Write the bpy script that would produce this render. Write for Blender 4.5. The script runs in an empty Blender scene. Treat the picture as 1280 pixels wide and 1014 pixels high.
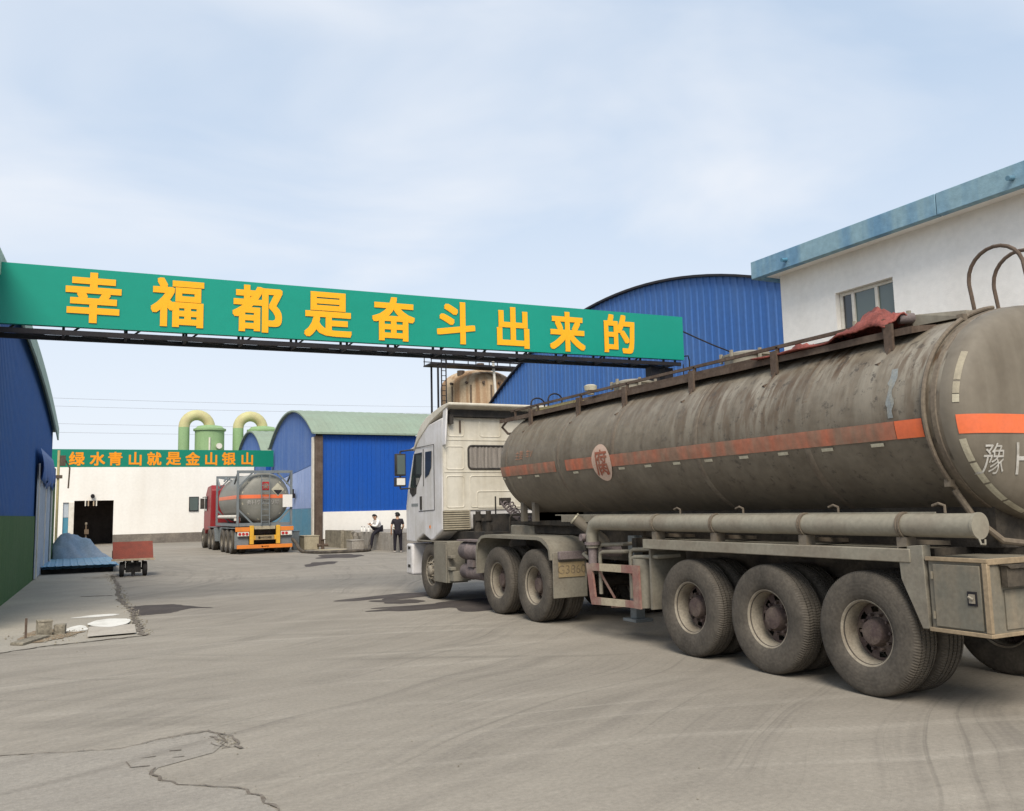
import bpy, bmesh, math, random
from mathutils import Vector, Matrix
R = math.radians
random.seed(7)
S = bpy.context.scene
COL = S.collection

# ------------------------------------------------------------------ camera
cam_d = bpy.data.cameras.new("camera")
cam = bpy.data.objects.new("camera", cam_d)
COL.objects.link(cam)
cam_d.sensor_width = 36.0
cam_d.lens = 30.994
cam_d.clip_start = 0.05
cam_d.clip_end = 3000
_r = Vector((0.89429939, -0.4468967, -0.02262602))
_d = Vector((0.03161189, 0.11353592, -0.99303086))
_f = Vector((0.44635108, 0.88735164, 0.11566235))
cam.matrix_world = Matrix(((_r.x, -_d.x, -_f.x, 0), (_r.y, -_d.y, -_f.y, 0),
                           (_r.z, -_d.z, -_f.z, 1.72), (0, 0, 0, 1)))
S.camera = cam

# ------------------------------------------------------------------ sky, sun, exposure
SUN_EL, SUN_AZ = 47.0, 206.0     # azimuth clockwise from +Y (the road): behind the camera, a little left
w = bpy.data.worlds.new("World")
S.world = w
w.use_nodes = True
nt = w.node_tree
bg = nt.nodes["Background"]
sky = nt.nodes.new("ShaderNodeTexSky")
sky.sky_type = 'NISHITA'
sky.sun_disc = False
sky.sun_elevation = R(SUN_EL)
sky.sun_rotation = R(SUN_AZ)
sky.air_density = 1.0
sky.dust_density = 1.0
sky.ozone_density = 1.2
tc = nt.nodes.new("ShaderNodeTexCoord")
mp = nt.nodes.new("ShaderNodeMapping")
mp.inputs['Scale'].default_value = (1.0, 1.0, 2.6)
ns = nt.nodes.new("ShaderNodeTexNoise")
ns.inputs['Scale'].default_value = 2.1
ns.inputs['Detail'].default_value = 5
ns.inputs['Roughness'].default_value = 0.5
ns.inputs['Distortion'].default_value = 0.6
rp = nt.nodes.new("ShaderNodeMapRange")
rp.inputs['From Min'].default_value = 0.35
rp.inputs['From Max'].default_value = 0.68
rp.inputs['To Min'].default_value = 0.0
rp.inputs['To Max'].default_value = 0.8
m0 = nt.nodes.new("ShaderNodeMixRGB")               # thin even haze over the clear sky
m0.inputs[0].default_value = 0.68
m0.inputs[2].default_value = (5.8, 6.95, 8.4, 1)
mx = nt.nodes.new("ShaderNodeMixRGB")
mx.inputs[2].default_value = (7.2, 7.45, 7.9, 1)     # thin high cloud
L = nt.links.new
L(tc.outputs['Generated'], mp.inputs['Vector'])
L(mp.outputs['Vector'], ns.inputs['Vector'])
L(ns.outputs['Fac'], rp.inputs['Value'])
sz = nt.nodes.new("ShaderNodeSeparateXYZ")
L(tc.outputs['Generated'], sz.inputs[0])
hz_ = nt.nodes.new("ShaderNodeMapRange")            # ground haze: the sky pales towards the horizon
hz_.inputs['From Min'].default_value = 0.02
hz_.inputs['From Max'].default_value = 0.42
hz_.inputs['To Min'].default_value = 0.85
hz_.inputs['To Max'].default_value = 0.0
L(sz.outputs['Z'], hz_.inputs['Value'])
mxm = nt.nodes.new("ShaderNodeMath"); mxm.operation = 'MAXIMUM'
L(rp.outputs['Result'], mxm.inputs[0])
L(hz_.outputs['Result'], mxm.inputs[1])
L(mxm.outputs[0], mx.inputs[0])
L(sky.outputs['Color'], m0.inputs[1])
L(m0.outputs['Color'], mx.inputs[1])
L(mx.outputs['Color'], bg.inputs['Color'])
bg.inputs['Strength'].default_value = 0.10
sun_d = bpy.data.lights.new("sun", 'SUN')
sun_d.energy = 2.9
sun_d.angle = R(28)
sun_d.color = (1.0, 0.92, 0.80)
sun = bpy.data.objects.new("sun", sun_d)
COL.objects.link(sun)
_sd = Vector((math.sin(R(SUN_AZ)) * math.cos(R(SUN_EL)), math.cos(R(SUN_AZ)) * math.cos(R(SUN_EL)), math.sin(R(SUN_EL))))
sun.rotation_euler = (-_sd).to_track_quat('-Z', 'Y').to_euler()
sun.location = (-10, -20, 30)
S.view_settings.view_transform = 'Standard'
S.view_settings.look = 'None'
S.view_settings.exposure = 0.32
S.view_settings.gamma = 1.0

# ------------------------------------------------------------------ materials
def lin(h):
    h = h.lstrip('#')
    o = []
    for i in (0, 2, 4):
        c = int(h[i:i + 2], 16) / 255
        o.append(c / 12.92 if c <= .04045 else ((c + .055) / 1.055) ** 2.4)
    return tuple(o)

def paint(name, base, dirt=None, amt=0.5, scale=2.0, rough=0.6, metal=0.0, streak=0.0, var=0.12, bump=0.0, bscale=40.0, spec=0.3, lo=0.42, hi=0.68):
    """procedural surface: base colour, blotches or run marks of dirt, fine variation and a bump"""
    m = bpy.data.materials.new(name)
    m.use_nodes = True
    t = m.node_tree
    N, K = t.nodes.new, t.links.new
    b = t.nodes["Principled BSDF"]
    b.inputs['Roughness'].default_value = rough
    b.inputs['Metallic'].default_value = metal
    b.inputs['Specular IOR Level'].default_value = spec
    co = N("ShaderNodeTexCoord")
    col = N("ShaderNodeRGB"); col.outputs[0].default_value = (*base, 1)
    out = col.outputs[0]
    if dirt:
        n = N("ShaderNodeTexNoise"); n.inputs['Scale'].default_value = scale
        n.inputs['Detail'].default_value = 7; n.inputs['Roughness'].default_value = 0.62
        K(co.outputs['Object'], n.inputs['Vector'])
        f = n.outputs['Fac']
        if streak > 0:
            mpn = N("ShaderNodeMapping"); mpn.inputs['Scale'].default_value = (scale * 5, scale * 5, scale * .35)
            n2 = N("ShaderNodeTexNoise"); n2.inputs['Scale'].default_value = 1.0; n2.inputs['Detail'].default_value = 5
            K(co.outputs['Object'], mpn.inputs['Vector']); K(mpn.outputs['Vector'], n2.inputs['Vector'])
            mm = N("ShaderNodeMix"); mm.inputs[0].default_value = streak
            K(f, mm.inputs[2]); K(n2.outputs['Fac'], mm.inputs[3]); f = mm.outputs[0]
        r = N("ShaderNodeMapRange"); r.inputs['From Min'].default_value = lo; r.inputs['From Max'].default_value = hi
        r.inputs['To Max'].default_value = amt
        K(f, r.inputs['Value'])
        x = N("ShaderNodeMixRGB"); x.inputs[2].default_value = (*dirt, 1)
        K(r.outputs['Result'], x.inputs[0]); K(out, x.inputs[1]); out = x.outputs[0]
    if var > 0:
        n3 = N("ShaderNodeTexNoise"); n3.inputs['Scale'].default_value = scale * 9 + 4; n3.inputs['Detail'].default_value = 6
        K(co.outputs['Object'], n3.inputs['Vector'])
        r3 = N("ShaderNodeMapRange"); r3.inputs['From Min'].default_value = .3; r3.inputs['From Max'].default_value = .7
        r3.inputs['To Min'].default_value = 1 - var; r3.inputs['To Max'].default_value = 1 + var
        K(n3.outputs['Fac'], r3.inputs['Value'])
        x3 = N("ShaderNodeMixRGB"); x3.blend_type = 'MULTIPLY'; x3.inputs[0].default_value = 1
        K(out, x3.inputs[1]); K(r3.outputs['Result'], x3.inputs[2]); out = x3.outputs[0]
    K(out, b.inputs['Base Color'])
    if bump > 0:
        n4 = N("ShaderNodeTexNoise"); n4.inputs['Scale'].default_value = bscale; n4.inputs['Detail'].default_value = 5
        K(co.outputs['Object'], n4.inputs['Vector'])
        bp = N("ShaderNodeBump"); bp.inputs['Strength'].default_value = bump; bp.inputs['Distance'].default_value = .02
        K(n4.outputs['Fac'], bp.inputs['Height']); K(bp.outputs['Normal'], b.inputs['Normal'])
    return m

DUST = (.30, .25, .19)
M = {}
M['white_wall'] = paint('white_wall', (.92, .89, .84), (.70, .65, .58), .35, .5, .85, streak=.4, var=.04, bump=.15)
M['far_wall'] = paint('far_wall', (.86, .83, .77), (.66, .60, .52), .45, .25, .85, streak=.4, var=.03, bump=.1)
M['grey_plinth'] = paint('grey_plinth', (.16, .14, .12), (.3, .26, .21), .6, 1, .9, var=.15)
M['fascia'] = paint('fascia', (.24, .37, .43), (.10, .23, .38), .7, .55, .75, streak=.75, var=.12, lo=.45, hi=.6, bump=.2)
M['blue_sheet'] = paint('blue_sheet', (.038, .125, .36), (.09, .17, .33), .5, .35, .5, streak=.5, var=.06)
M['blue_front'] = paint('blue_front', (.010, .082, .38), (.03, .10, .32), .5, .35, .45, streak=.5, var=.06)
M['navy_sheet'] = paint('navy_sheet', (.040, .122, .34), (.065, .14, .30), .5, .5, .55, streak=.5, var=.06)
M['faded_sheet'] = paint('faded_sheet', (.33, .42, .66), (.17, .26, .50), .7, .4, .6, streak=.4, var=.05)
M['teal_sheet'] = paint('teal_sheet', (.08, .23, .34), (.17, .24, .28), .6, .5, .6, streak=.5, var=.08)
M['green_roof'] = paint('green_roof', (.25, .315, .24), (.22, .25, .19), .6, .5, .7, var=.06)
M['pale_green'] = paint('pale_green', (.42, .53, .43), (.30, .38, .30), .5, 1.5, .7, var=.06)
M['gable_sheet'] = paint('gable_sheet', (.065, .135, .34), (.15, .22, .38), .6, .4, .55, streak=.5, var=.06)
M['far_green'] = paint('far_green', (.005, .20, .125), (.01, .24, .16), .5, .15, .4, var=.03)
M['green_plinth'] = paint('green_plinth', (.045, .115, .03), (.075, .14, .05), .7, .7, .85, streak=.5, var=.12, bump=.35, bscale=25)
M['door_grey'] = paint('door_grey', (.42, .47, .52), (.24, .31, .38), .6, .8, .6, streak=.6, var=.08)
M['sign_green'] = paint('sign_green', (.006, .265, .185), (.012, .33, .25), .5, .12, .35, var=.02)
M['sign_yellow'] = paint('sign_yellow', (.95, .43, .012), None, rough=.45, var=.03)
M['far_yellow'] = paint('far_yellow', (.85, .30, .01), None, rough=.5, var=.03)
M['dark_steel'] = paint('dark_steel', (.014, .013, .017), (.035, .028, .024), .5, 3, .6, var=.2)
M['rust_steel'] = paint('rust_steel', (.085, .058, .042), (.17, .13, .10), .7, 2.5, .8, streak=.3, var=.2)
M['tank_paint'] = paint('tank_paint', (.265, .238, .185), (.13, .105, .072), .65, .85, .52, streak=.5, var=.10, bump=.06, bscale=7, lo=.40, hi=.66)
def tank_mat():
    m = paint('tank_paint', (.190, .162, .122), (.092, .072, .050), .75, .8, .5, streak=.35, var=.14, bump=.08, bscale=6, lo=.40, hi=.64)
    t = m.node_tree; N, K = t.nodes.new, t.links.new
    b = t.nodes["Principled BSDF"]; src = b.inputs['Base Color'].links[0].from_socket
    co = N("ShaderNodeTexCoord"); se = N("ShaderNodeSeparateXYZ"); K(co.outputs['Object'], se.inputs[0])
    def noise(v, sc, det=6, ro=.6):
        n = N("ShaderNodeTexNoise"); n.inputs['Scale'].default_value = sc; n.inputs['Detail'].default_value = det; n.inputs['Roughness'].default_value = ro; K(v, n.inputs['Vector']); return n.outputs['Fac']
    def rng(v, a, bb, c, d):
        r = N("ShaderNodeMapRange"); K(v, r.inputs['Value'])
        for k, x in zip(('From Min', 'From Max', 'To Min', 'To Max'), (a, bb, c, d)): r.inputs[k].default_value = x
        return r.outputs['Result']
    def mul(a, bb):
        x = N("ShaderNodeMath"); x.operation = 'MULTIPLY'; K(a, x.inputs[0]); K(bb, x.inputs[1]); return x.outputs[0]
    def mix(f, a, col):
        x = N("ShaderNodeMixRGB"); K(f, x.inputs[0]); K(a, x.inputs[1]); x.inputs[2].default_value = (*col, 1); return x.outputs[0]
    mp_ = N("ShaderNodeMapping"); mp_.inputs['Scale'].default_value = (.9, 4.6, .9); K(co.outputs['Object'], mp_.inputs['Vector'])
    run = noise(mp_.outputs['Vector'], 1.0, 7, .65)            # spill runs down the flank
    run2 = noise(mp_.outputs['Vector'], 2.7, 5, .6)
    top = rng(se.outputs['Z'], 2.15, 2.9, 0, 1)
    rear = rng(noise(co.outputs['Object'], .9, 3), .40, .56, .15, 1)
    back = rng(se.outputs['Y'], -.5, -3.0, .35, 1)
    c = mix(mul(mul(rng(run, .46, .62, 0, .75), top), back), src, (.30, .27, .215))
    c = mix(mul(mul(rng(run2, .45, .58, 0, 1.0), top), mul(back, rear)), c, (.085, .050, .026))
    sp = noise(co.outputs['Object'], 9, 8, .75)
    c = mix(mul(rng(sp, .55, .64, 0, .85), back), c, (.06, .05, .04))
    low = rng(se.outputs['Z'], 2.25, 1.7, 0, .55)              # darker lower half: road film plus the flank's shading put into the colour
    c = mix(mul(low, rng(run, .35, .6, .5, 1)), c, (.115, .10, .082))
    K(c, b.inputs['Base Color'])
    return m
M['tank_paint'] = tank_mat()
M['tank_end'] = paint('tank_end', (.19, .165, .128), (.115, .095, .07), .7, 1.2, .6, streak=.6, var=.06, bump=.05, bscale=8)
M['seam'] = paint('seam', (.15, .12, .09), (.19, .155, .11), .6, 3, .75, var=.2)
M['weld'] = paint('weld', (.145, .115, .085), (.20, .175, .135), .8, 2.2, .7, var=.15)
M['rust_streak'] = paint('rust_streak', (.13, .085, .05), (.22, .2, .17), .6, 4, .75, streak=.6, var=.2)
M['stripe'] = paint('stripe', (.48, .15, .085), (.25, .165, .115), .95, 1.1, .5, streak=.5, var=.15, lo=.38, hi=.58)
M['stripe_clean'] = paint('stripe_clean', (.80, .17, .06), (.62, .16, .09), .5, 3, .45, var=.05)
M['tape_white'] = paint('tape_white', (.50, .465, .35), (.33, .29, .215), .8, 6, .5, var=.1)
M['tape_dusty'] = paint('tape_dusty', (.33, .29, .21), (.24, .21, .16), .7, 6, .6, var=.1)
M['peeled'] = paint('peeled', (.20, .22, .225), (.28, .26, .2), .8, 5, .7, streak=.6, var=.15)
M['letter_white'] = paint('letter_white', (.52, .50, .46), (.25, .225, .185), .85, 12, .6, var=.1)
M['faint_red'] = paint('faint_red', (.36, .18, .11), (.22, .17, .13), .7, 12, .7, var=.1)
M['oval_pink'] = paint('oval_pink', (.58, .42, .33), (.35, .25, .18), .5, 6, .6, var=.1)
M['oval_red'] = paint('oval_red', (.33, .10, .06), (.33, .18, .12), .5, 10, .7, var=.1)
M['pipe'] = paint('pipe', (.265, .243, .19), (.17, .135, .10), .6, 2.2, .6, var=.1, bump=.08)
M['chassis'] = paint('chassis', (.04, .034, .028), (.11, .09, .066), .75, 2.5, .85, var=.2, bump=.2)
M['dusty'] = paint('dusty', (.27, .23, .175), (.15, .125, .095), .6, 2.5, .8, var=.12, bump=.15)
M['fender'] = paint('fender', (.225, .207, .165), (.15, .125, .095), .6, 2.5, .8, var=.12, bump=.1)
M['purple_grey'] = paint('purple_grey', (.19, .155, .15), (.10, .08, .075), .7, 5, .8, var=.2)
M['box_grey'] = paint('box_grey', (.155, .145, .115), (.27, .215, .15), .7, 2.2, .7, streak=.3, var=.12, bump=.06)
M['box_edge'] = paint('box_edge', (.31, .235, .15), (.2, .16, .11), .6, 3, .75, var=.15)
M['rim'] = paint('rim', (.275, .242, .19), (.16, .13, .095), .7, 5, .75, var=.15, bump=.15)
M['hub'] = paint('hub', (.085, .06, .055), (.19, .15, .115), .6, 6, .8, var=.2, bump=.2)
M['cab_rear'] = paint('cab_rear', (.64, .60, .51), (.40, .345, .245), .7, 1.1, .6, streak=.5, var=.05)
M['cab_side'] = paint('cab_side', (.70, .68, .68), (.40, .37, .30), .7, 1.5, .4, streak=.3, var=.04, spec=.5)
M['cab_dark'] = paint('cab_dark', (.03, .028, .026), (.09, .075, .06), .6, 4, .7, var=.15)
M['louver'] = paint('louver', (.42, .37, .27), (.26, .22, .16), .6, 3, .75, var=.1)
M['curtain'] = paint('curtain', (.27, .24, .21), (.16, .14, .12), .8, 3, .8, streak=.9, var=.1)
M['red_white_red'] = paint('red_white_red', (.24, .12, .10), (.33, .27, .21), .75, 4, .75, var=.12)
M['red_white_white'] = paint('red_white_white', (.44, .38, .27), (.30, .25, .18), .7, 4, .75, var=.12)
M['plate_yellow'] = paint('plate_yellow', (.31, .235, .125), (.24, .19, .13), .8, 8, .6, var=.1)
M['plate_ink'] = paint('plate_ink', (.15, .115, .075), (.27, .21, .125), .95, 22, var=.1)
M['red_tarp'] = paint('red_tarp', (.27, .075, .058), (.10, .03, .025), .8, 5, .7, var=.25, bump=.6, bscale=18)
M['blue_tarp'] = paint('blue_tarp', (.19, .265, .35), (.30, .345, .40), .7, 1.6, .7, var=.12, bump=.5, bscale=9)
M['sheet_stack'] = paint('sheet_stack', (.12, .29, .44), (.22, .34, .42), .7, .7, .5, var=.08)
M['cart_red'] = paint('cart_red', (.26, .065, .042), (.17, .055, .04), .7, 4, .8, var=.15, bump=.2)
M['cart_edge'] = paint('cart_edge', (.50, .40, .28), (.30, .2, .13), .6, 8, .8, var=.1)
M['rubber'] = paint('rubber', (.018, .017, .017), (.07, .06, .05), .6, 5, .85, var=.2)
M['hose_skin'] = paint('hose_skin', (.05, .042, .034), (.15, .125, .095), .7, 5, .7, var=.2)
M['concrete'] = paint('concrete', (.33, .30, .26), (.20, .18, .155), .7, 1.2, .9, streak=.4, var=.15, bump=.4)
M['rough_block'] = paint('rough_block', (.27, .24, .185), (.14, .125, .095), .8, 2.6, .95, var=.3, bump=1.0, bscale=12)
M['cream_block'] = paint('cream_block', (.45, .39, .27), (.26, .22, .16), .7, 2, .9, var=.15, bump=.5)
M['tan_tank'] = paint('tan_tank', (.50, .38, .25), (.30, .17, .085), .9, .45, .8, streak=.92, var=.12, lo=.44, hi=.60)
M['scrub_green'] = paint('scrub_green', (.27, .41, .20), (.20, .30, .15), .6, .6, .6, streak=.4, var=.06)
M['scrub_tan'] = paint('scrub_tan', (.52, .50, .25), (.42, .33, .19), .8, .9, .6, var=.08)
M['white_metal'] = paint('white_metal', (.72, .68, .60), (.5, .45, .36), .5, 4, .5, var=.05)
M['iso_grey'] = paint('iso_grey', (.205, .20, .172), (.27, .26, .23), .6, 1.2, .45, var=.06, metal=.1)
M['iso_frame'] = paint('iso_frame', (.18, .20, .205), (.13, .14, .145), .6, 2, .6, var=.1)
M['truck_orange'] = paint('truck_orange', (.72, .22, .035), (.45, .18, .05), .5, 4, .55, var=.08)
M['truck_yellow'] = paint('truck_yellow', (.74, .40, .035), (.45, .27, .07), .5, 4, .55, var=.08)
M['truck_red'] = paint('truck_red', (.27, .018, .022), (.20, .05, .045), .5, 2, .4, var=.06)
M['red_lamp'] = paint('red_lamp', (.45, .03, .03), None, rough=.25, var=.05)
M['lamp_white'] = paint('lamp_white', (.75, .72, .66), None, rough=.3, var=.05)
M['skin'] = paint('skin', (.50, .29, .19), None, rough=.6, var=.05)
M['hair'] = paint('hair', (.012, .010, .009), None, rough=.5, var=.2)
M['shirt_white'] = paint('shirt_white', (.80, .77, .73), (.6, .57, .55), .5, 8, .8, var=.05)
M['shirt_black'] = paint('shirt_black', (.022, .018, .024), None, rough=.8, var=.2)
M['trousers'] = paint('trousers', (.014, .012, .018), None, rough=.8, var=.2)
M['shoes'] = paint('shoes', (.55, .5, .45), (.1, .09, .08), .6, 30, .7, var=.1)
M['phone'] = paint('phone', (.02, .02, .025), None, rough=.3, var=.05)
M['wire'] = paint('wire', (.22, .22, .24), None, var=.05)
M['stain'] = paint('stain', (.055, .045, .040), (.12, .10, .085), .55, 1.6, .9, var=.12, lo=.4, hi=.7)
M['crack'] = paint('crack', (.135, .113, .09), (.25, .22, .185), .7, 9, .95, var=.3, bump=.8)
M['interior'] = paint('interior', (.17, .14, .125), (.05, .04, .03), .5, 2, .9, var=.2)
M['cyan_panel'] = paint('cyan_panel', (.05, .22, .33), (.12, .25, .31), .5, 2, .6, var=.1)
M['yellow_pipe'] = paint('yellow_pipe', (.50, .42, .20), (.32, .26, .14), .6, 3, .7, var=.1)
M['soil'] = paint('soil', (.22, .16, .10), (.33, .27, .2), .7, 5, .95, var=.3, bump=.8)
M['white_spill'] = paint('white_spill', (.72, .70, .64), (.48, .45, .39), .8, 2.2, .8, var=.06, lo=.45, hi=.7)
M['slab'] = paint('slab', (.43, .39, .33), (.33, .29, .24), .6, 2.5, .9, var=.1, bump=.3)

def glass_mat(name, c, rough=.06):
    m = bpy.data.materials.new(name); m.use_nodes = True
    b = m.node_tree.nodes["Principled BSDF"]
    b.inputs['Base Color'].default_value = (*c, 1); b.inputs['Roughness'].default_value = rough
    b.inputs['Specular IOR Level'].default_value = .8
    return m
M['glass_dark'] = glass_mat('glass_dark', (.03, .035, .04))
M['glass_green'] = glass_mat('glass_green', (.10, .13, .12), .1)

def tyre_mat():
    m = paint('tyre', (.096, .083, .067), (.042, .037, .031), .65, 3.2, .85, var=.2, bump=0)
    t = m.node_tree; N, K = t.nodes.new, t.links.new
    b = t.nodes["Principled BSDF"]
    co = N("ShaderNodeTexCoord"); se = N("ShaderNodeSeparateXYZ"); K(co.outputs['Object'], se.inputs[0])
    at = N("ShaderNodeMath"); at.operation = 'ARCTAN2'; K(se.outputs['Y'], at.inputs[0]); K(se.outputs['Z'], at.inputs[1])
    mu = N("ShaderNodeMath"); mu.operation = 'MULTIPLY'; mu.inputs[1].default_value = 130; K(at.outputs[0], mu.inputs[0])
    zz = N("ShaderNodeMath"); zz.operation = 'MULTIPLY'; zz.inputs[1].default_value = 60; K(se.outputs['X'], zz.inputs[0])
    sz = N("ShaderNodeMath"); sz.operation = 'SINE'; K(zz.outputs[0], sz.inputs[0])
    ad = N("ShaderNodeMath"); ad.operation = 'ADD'; K(mu.outputs[0], ad.inputs[0]); K(sz.outputs[0], ad.inputs[1])
    si = N("ShaderNodeMath"); si.operation = 'SINE'; K(ad.outputs[0], si.inputs[0])
    r2 = N("ShaderNodeVectorMath"); r2.operation = 'LENGTH'
    cm = N("ShaderNodeCombineXYZ"); K(se.outputs['Y'], cm.inputs[0]); K(se.outputs['Z'], cm.inputs[1]); K(cm.outputs[0], r2.inputs[0])
    mr = N("ShaderNodeMapRange"); mr.inputs['From Min'].default_value = .505; mr.inputs['From Max'].default_value = .53
    K(r2.outputs['Value'], mr.inputs['Value'])
    fm = N("ShaderNodeMath"); fm.operation = 'MULTIPLY'; K(si.outputs[0], fm.inputs[0]); K(mr.outputs['Result'], fm.inputs[1])
    # concentric sidewall rings
    rr = N("ShaderNodeMath"); rr.operation = 'MULTIPLY'; rr.inputs[1].default_value = 210; K(r2.outputs['Value'], rr.inputs[0])
    rs = N("ShaderNodeMath"); rs.operation = 'SINE'; K(rr.outputs[0], rs.inputs[0])
    rm = N("ShaderNodeMath"); rm.operation = 'MULTIPLY'; rm.inputs[1].default_value = .09; K(rs.outputs[0], rm.inputs[0])
    fa = N("ShaderNodeMath"); fa.operation = 'ADD'; K(fm.outputs[0], fa.inputs[0]); K(rm.outputs[0], fa.inputs[1])
    nn = N("ShaderNodeTexNoise"); nn.inputs['Scale'].default_value = 30; nn.inputs['Detail'].default_value = 6; K(co.outputs['Object'], nn.inputs['Vector'])
    fb = N("ShaderNodeMath"); fb.operation = 'ADD'; K(fa.outputs[0], fb.inputs[0]); K(nn.outputs['Fac'], fb.inputs[1])
    bp = N("ShaderNodeBump"); bp.inputs['Strength'].default_value = .6; bp.inputs['Distance'].default_value = .004
    K(fb.outputs[0], bp.inputs['Height']); K(bp.outputs['Normal'], b.inputs['Normal'])
    return m
M['tyre'] = tyre_mat()

def ground_mat(name, c0, c1, c2, tracks=True):
    m = bpy.data.materials.new(name); m.use_nodes = True
    t = m.node_tree; N, K = t.nodes.new, t.links.new
    b = t.nodes["Principled BSDF"]; b.inputs['Roughness'].default_value = .9; b.inputs['Specular IOR Level'].default_value = .2
    co = N("ShaderNodeTexCoord")
    def noise(scale, detail=6, src=None, rough=.6):
        n = N("ShaderNodeTexNoise"); n.inputs['Scale'].default_value = scale; n.inputs['Detail'].default_value = detail
        n.inputs['Roughness'].default_value = rough
        K(src or co.outputs['Object'], n.inputs['Vector']); return n.outputs['Fac']
    def rng(v, a, bb, c, d):
        r = N("ShaderNodeMapRange"); K(v, r.inputs['Value'])
        for k, x in zip(('From Min', 'From Max', 'To Min', 'To Max'), (a, bb, c, d)): r.inputs[k].default_value = x
        return r.outputs['Result']
    def mix(f, a, bcol, mode='MIX'):
        x = N("ShaderNodeMixRGB"); x.blend_type = mode
        if isinstance(f, float): x.inputs[0].default_value = f
        else: K(f, x.inputs[0])
        for k, v in ((1, a), (2, bcol)):
            if isinstance(v, tuple): x.inputs[k].default_value = (*v, 1)
            else: K(v, x.inputs[k])
        return x.outputs[0]
    def mth(op, a, bb=None):
        x = N("ShaderNodeMath"); x.operation = op
        for k, v in ((0, a), (1, bb)):
            if v is None: continue
            if isinstance(v, (int, float)): x.inputs[k].default_value = v
            else: K(v, x.inputs[k])
        return x.outputs[0]
    col = mix(rng(noise(.22, 5), .38, .62, 0, 1), c0, c1)
    col = mix(rng(noise(.9, 8, None, .65), .42, .7, 0, .6), col, c2)
    if tracks:
        # sweeping tyre marks: noise drawn out along arcs round a turning centre
        se = N("ShaderNodeSeparateXYZ"); K(co.outputs['Object'], se.inputs[0])
        wob = noise(.16, 2)
        for (cx, cy, kr, ka, seed, dk, thr) in ((-10., 30., 3.6, 1.1, 0., (.155, .138, .115), .52), (-10., 30., 9., 2.2, 7., (.185, .165, .14), .52), (16., 34., 6., 1.6, 3., (.165, .148, .122), .55), (-3., -26., 6., 1.6, 12., (.385, .35, .295), .53), (-10., 30., 30., 1.3, 21., (.12, .107, .09), .565), (17., 33., 26., 1.2, 27., (.15, .132, .11), .62)):
            dx = mth('SUBTRACT', se.outputs['X'], cx); dy = mth('SUBTRACT', se.outputs['Y'], cy)
            rad = mth('SQRT', mth('ADD', mth('MULTIPLY', dx, dx), mth('MULTIPLY', dy, dy)))
            rad = mth('ADD', rad, mth('MULTIPLY', wob, 2.2))
            ang = mth('ARCTAN2', dy, mth('ABSOLUTE', dx) if cx < -5 else dx)
            cb = N("ShaderNodeCombineXYZ")  # arc coordinates
            K(mth('MULTIPLY', rad, kr * .55), cb.inputs[0]); K(mth('MULTIPLY', ang, ka), cb.inputs[1]); cb.inputs[2].default_value = seed
            f = rng(noise(1.0, 5, cb.outputs[0], .6), thr, thr + .13, 0, .50)
            f = mth('MULTIPLY', f, rng(noise(.35, 3), .40, .60, .25, 1))
            col = mix(f, col, dk)
    # fine grit
    col = mix(1.0, col, rng(noise(26, 8, None, .7), .3, .7, .84, 1.15), 'MULTIPLY')
    col = mix(1.0, col, rng(noise(150, 3, None, .7), .3, .7, .84, 1.14), 'MULTIPLY')
    col = mix(rng(noise(7, 10, None, .75), .60, .72, 0, .55), col, (.14, .125, .105))
    col = mix(rng(noise(11, 9, None, .7), .64, .74, 0, .5), col, (.42, .385, .33))
    K(col, b.inputs['Base Color'])
    bp = N("ShaderNodeBump"); bp.inputs['Strength'].default_value = .35; bp.inputs['Distance'].default_value = .01
    K(mth('ADD', noise(35, 8, None, .7), noise(4, 5)), bp.inputs['Height']); K(bp.outputs['Normal'], b.inputs['Normal'])
    return m
M['ground'] = ground_mat('ground', (.268, .240, .199), (.315, .283, .235), (.212, .190, .157))
M['apron'] = ground_mat('apron', (.315, .29, .245), (.385, .345, .28), (.265, .243, .205), False)
M['patch'] = ground_mat('patch', (.29, .265, .226), (.265, .24, .205), (.325, .297, .252))

# ------------------------------------------------------------------ mesh helpers
def wloc(p):
    v = Vector((0, 0, 0))
    while p is not None:
        v += p.location
        p = p.parent
    return v

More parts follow.
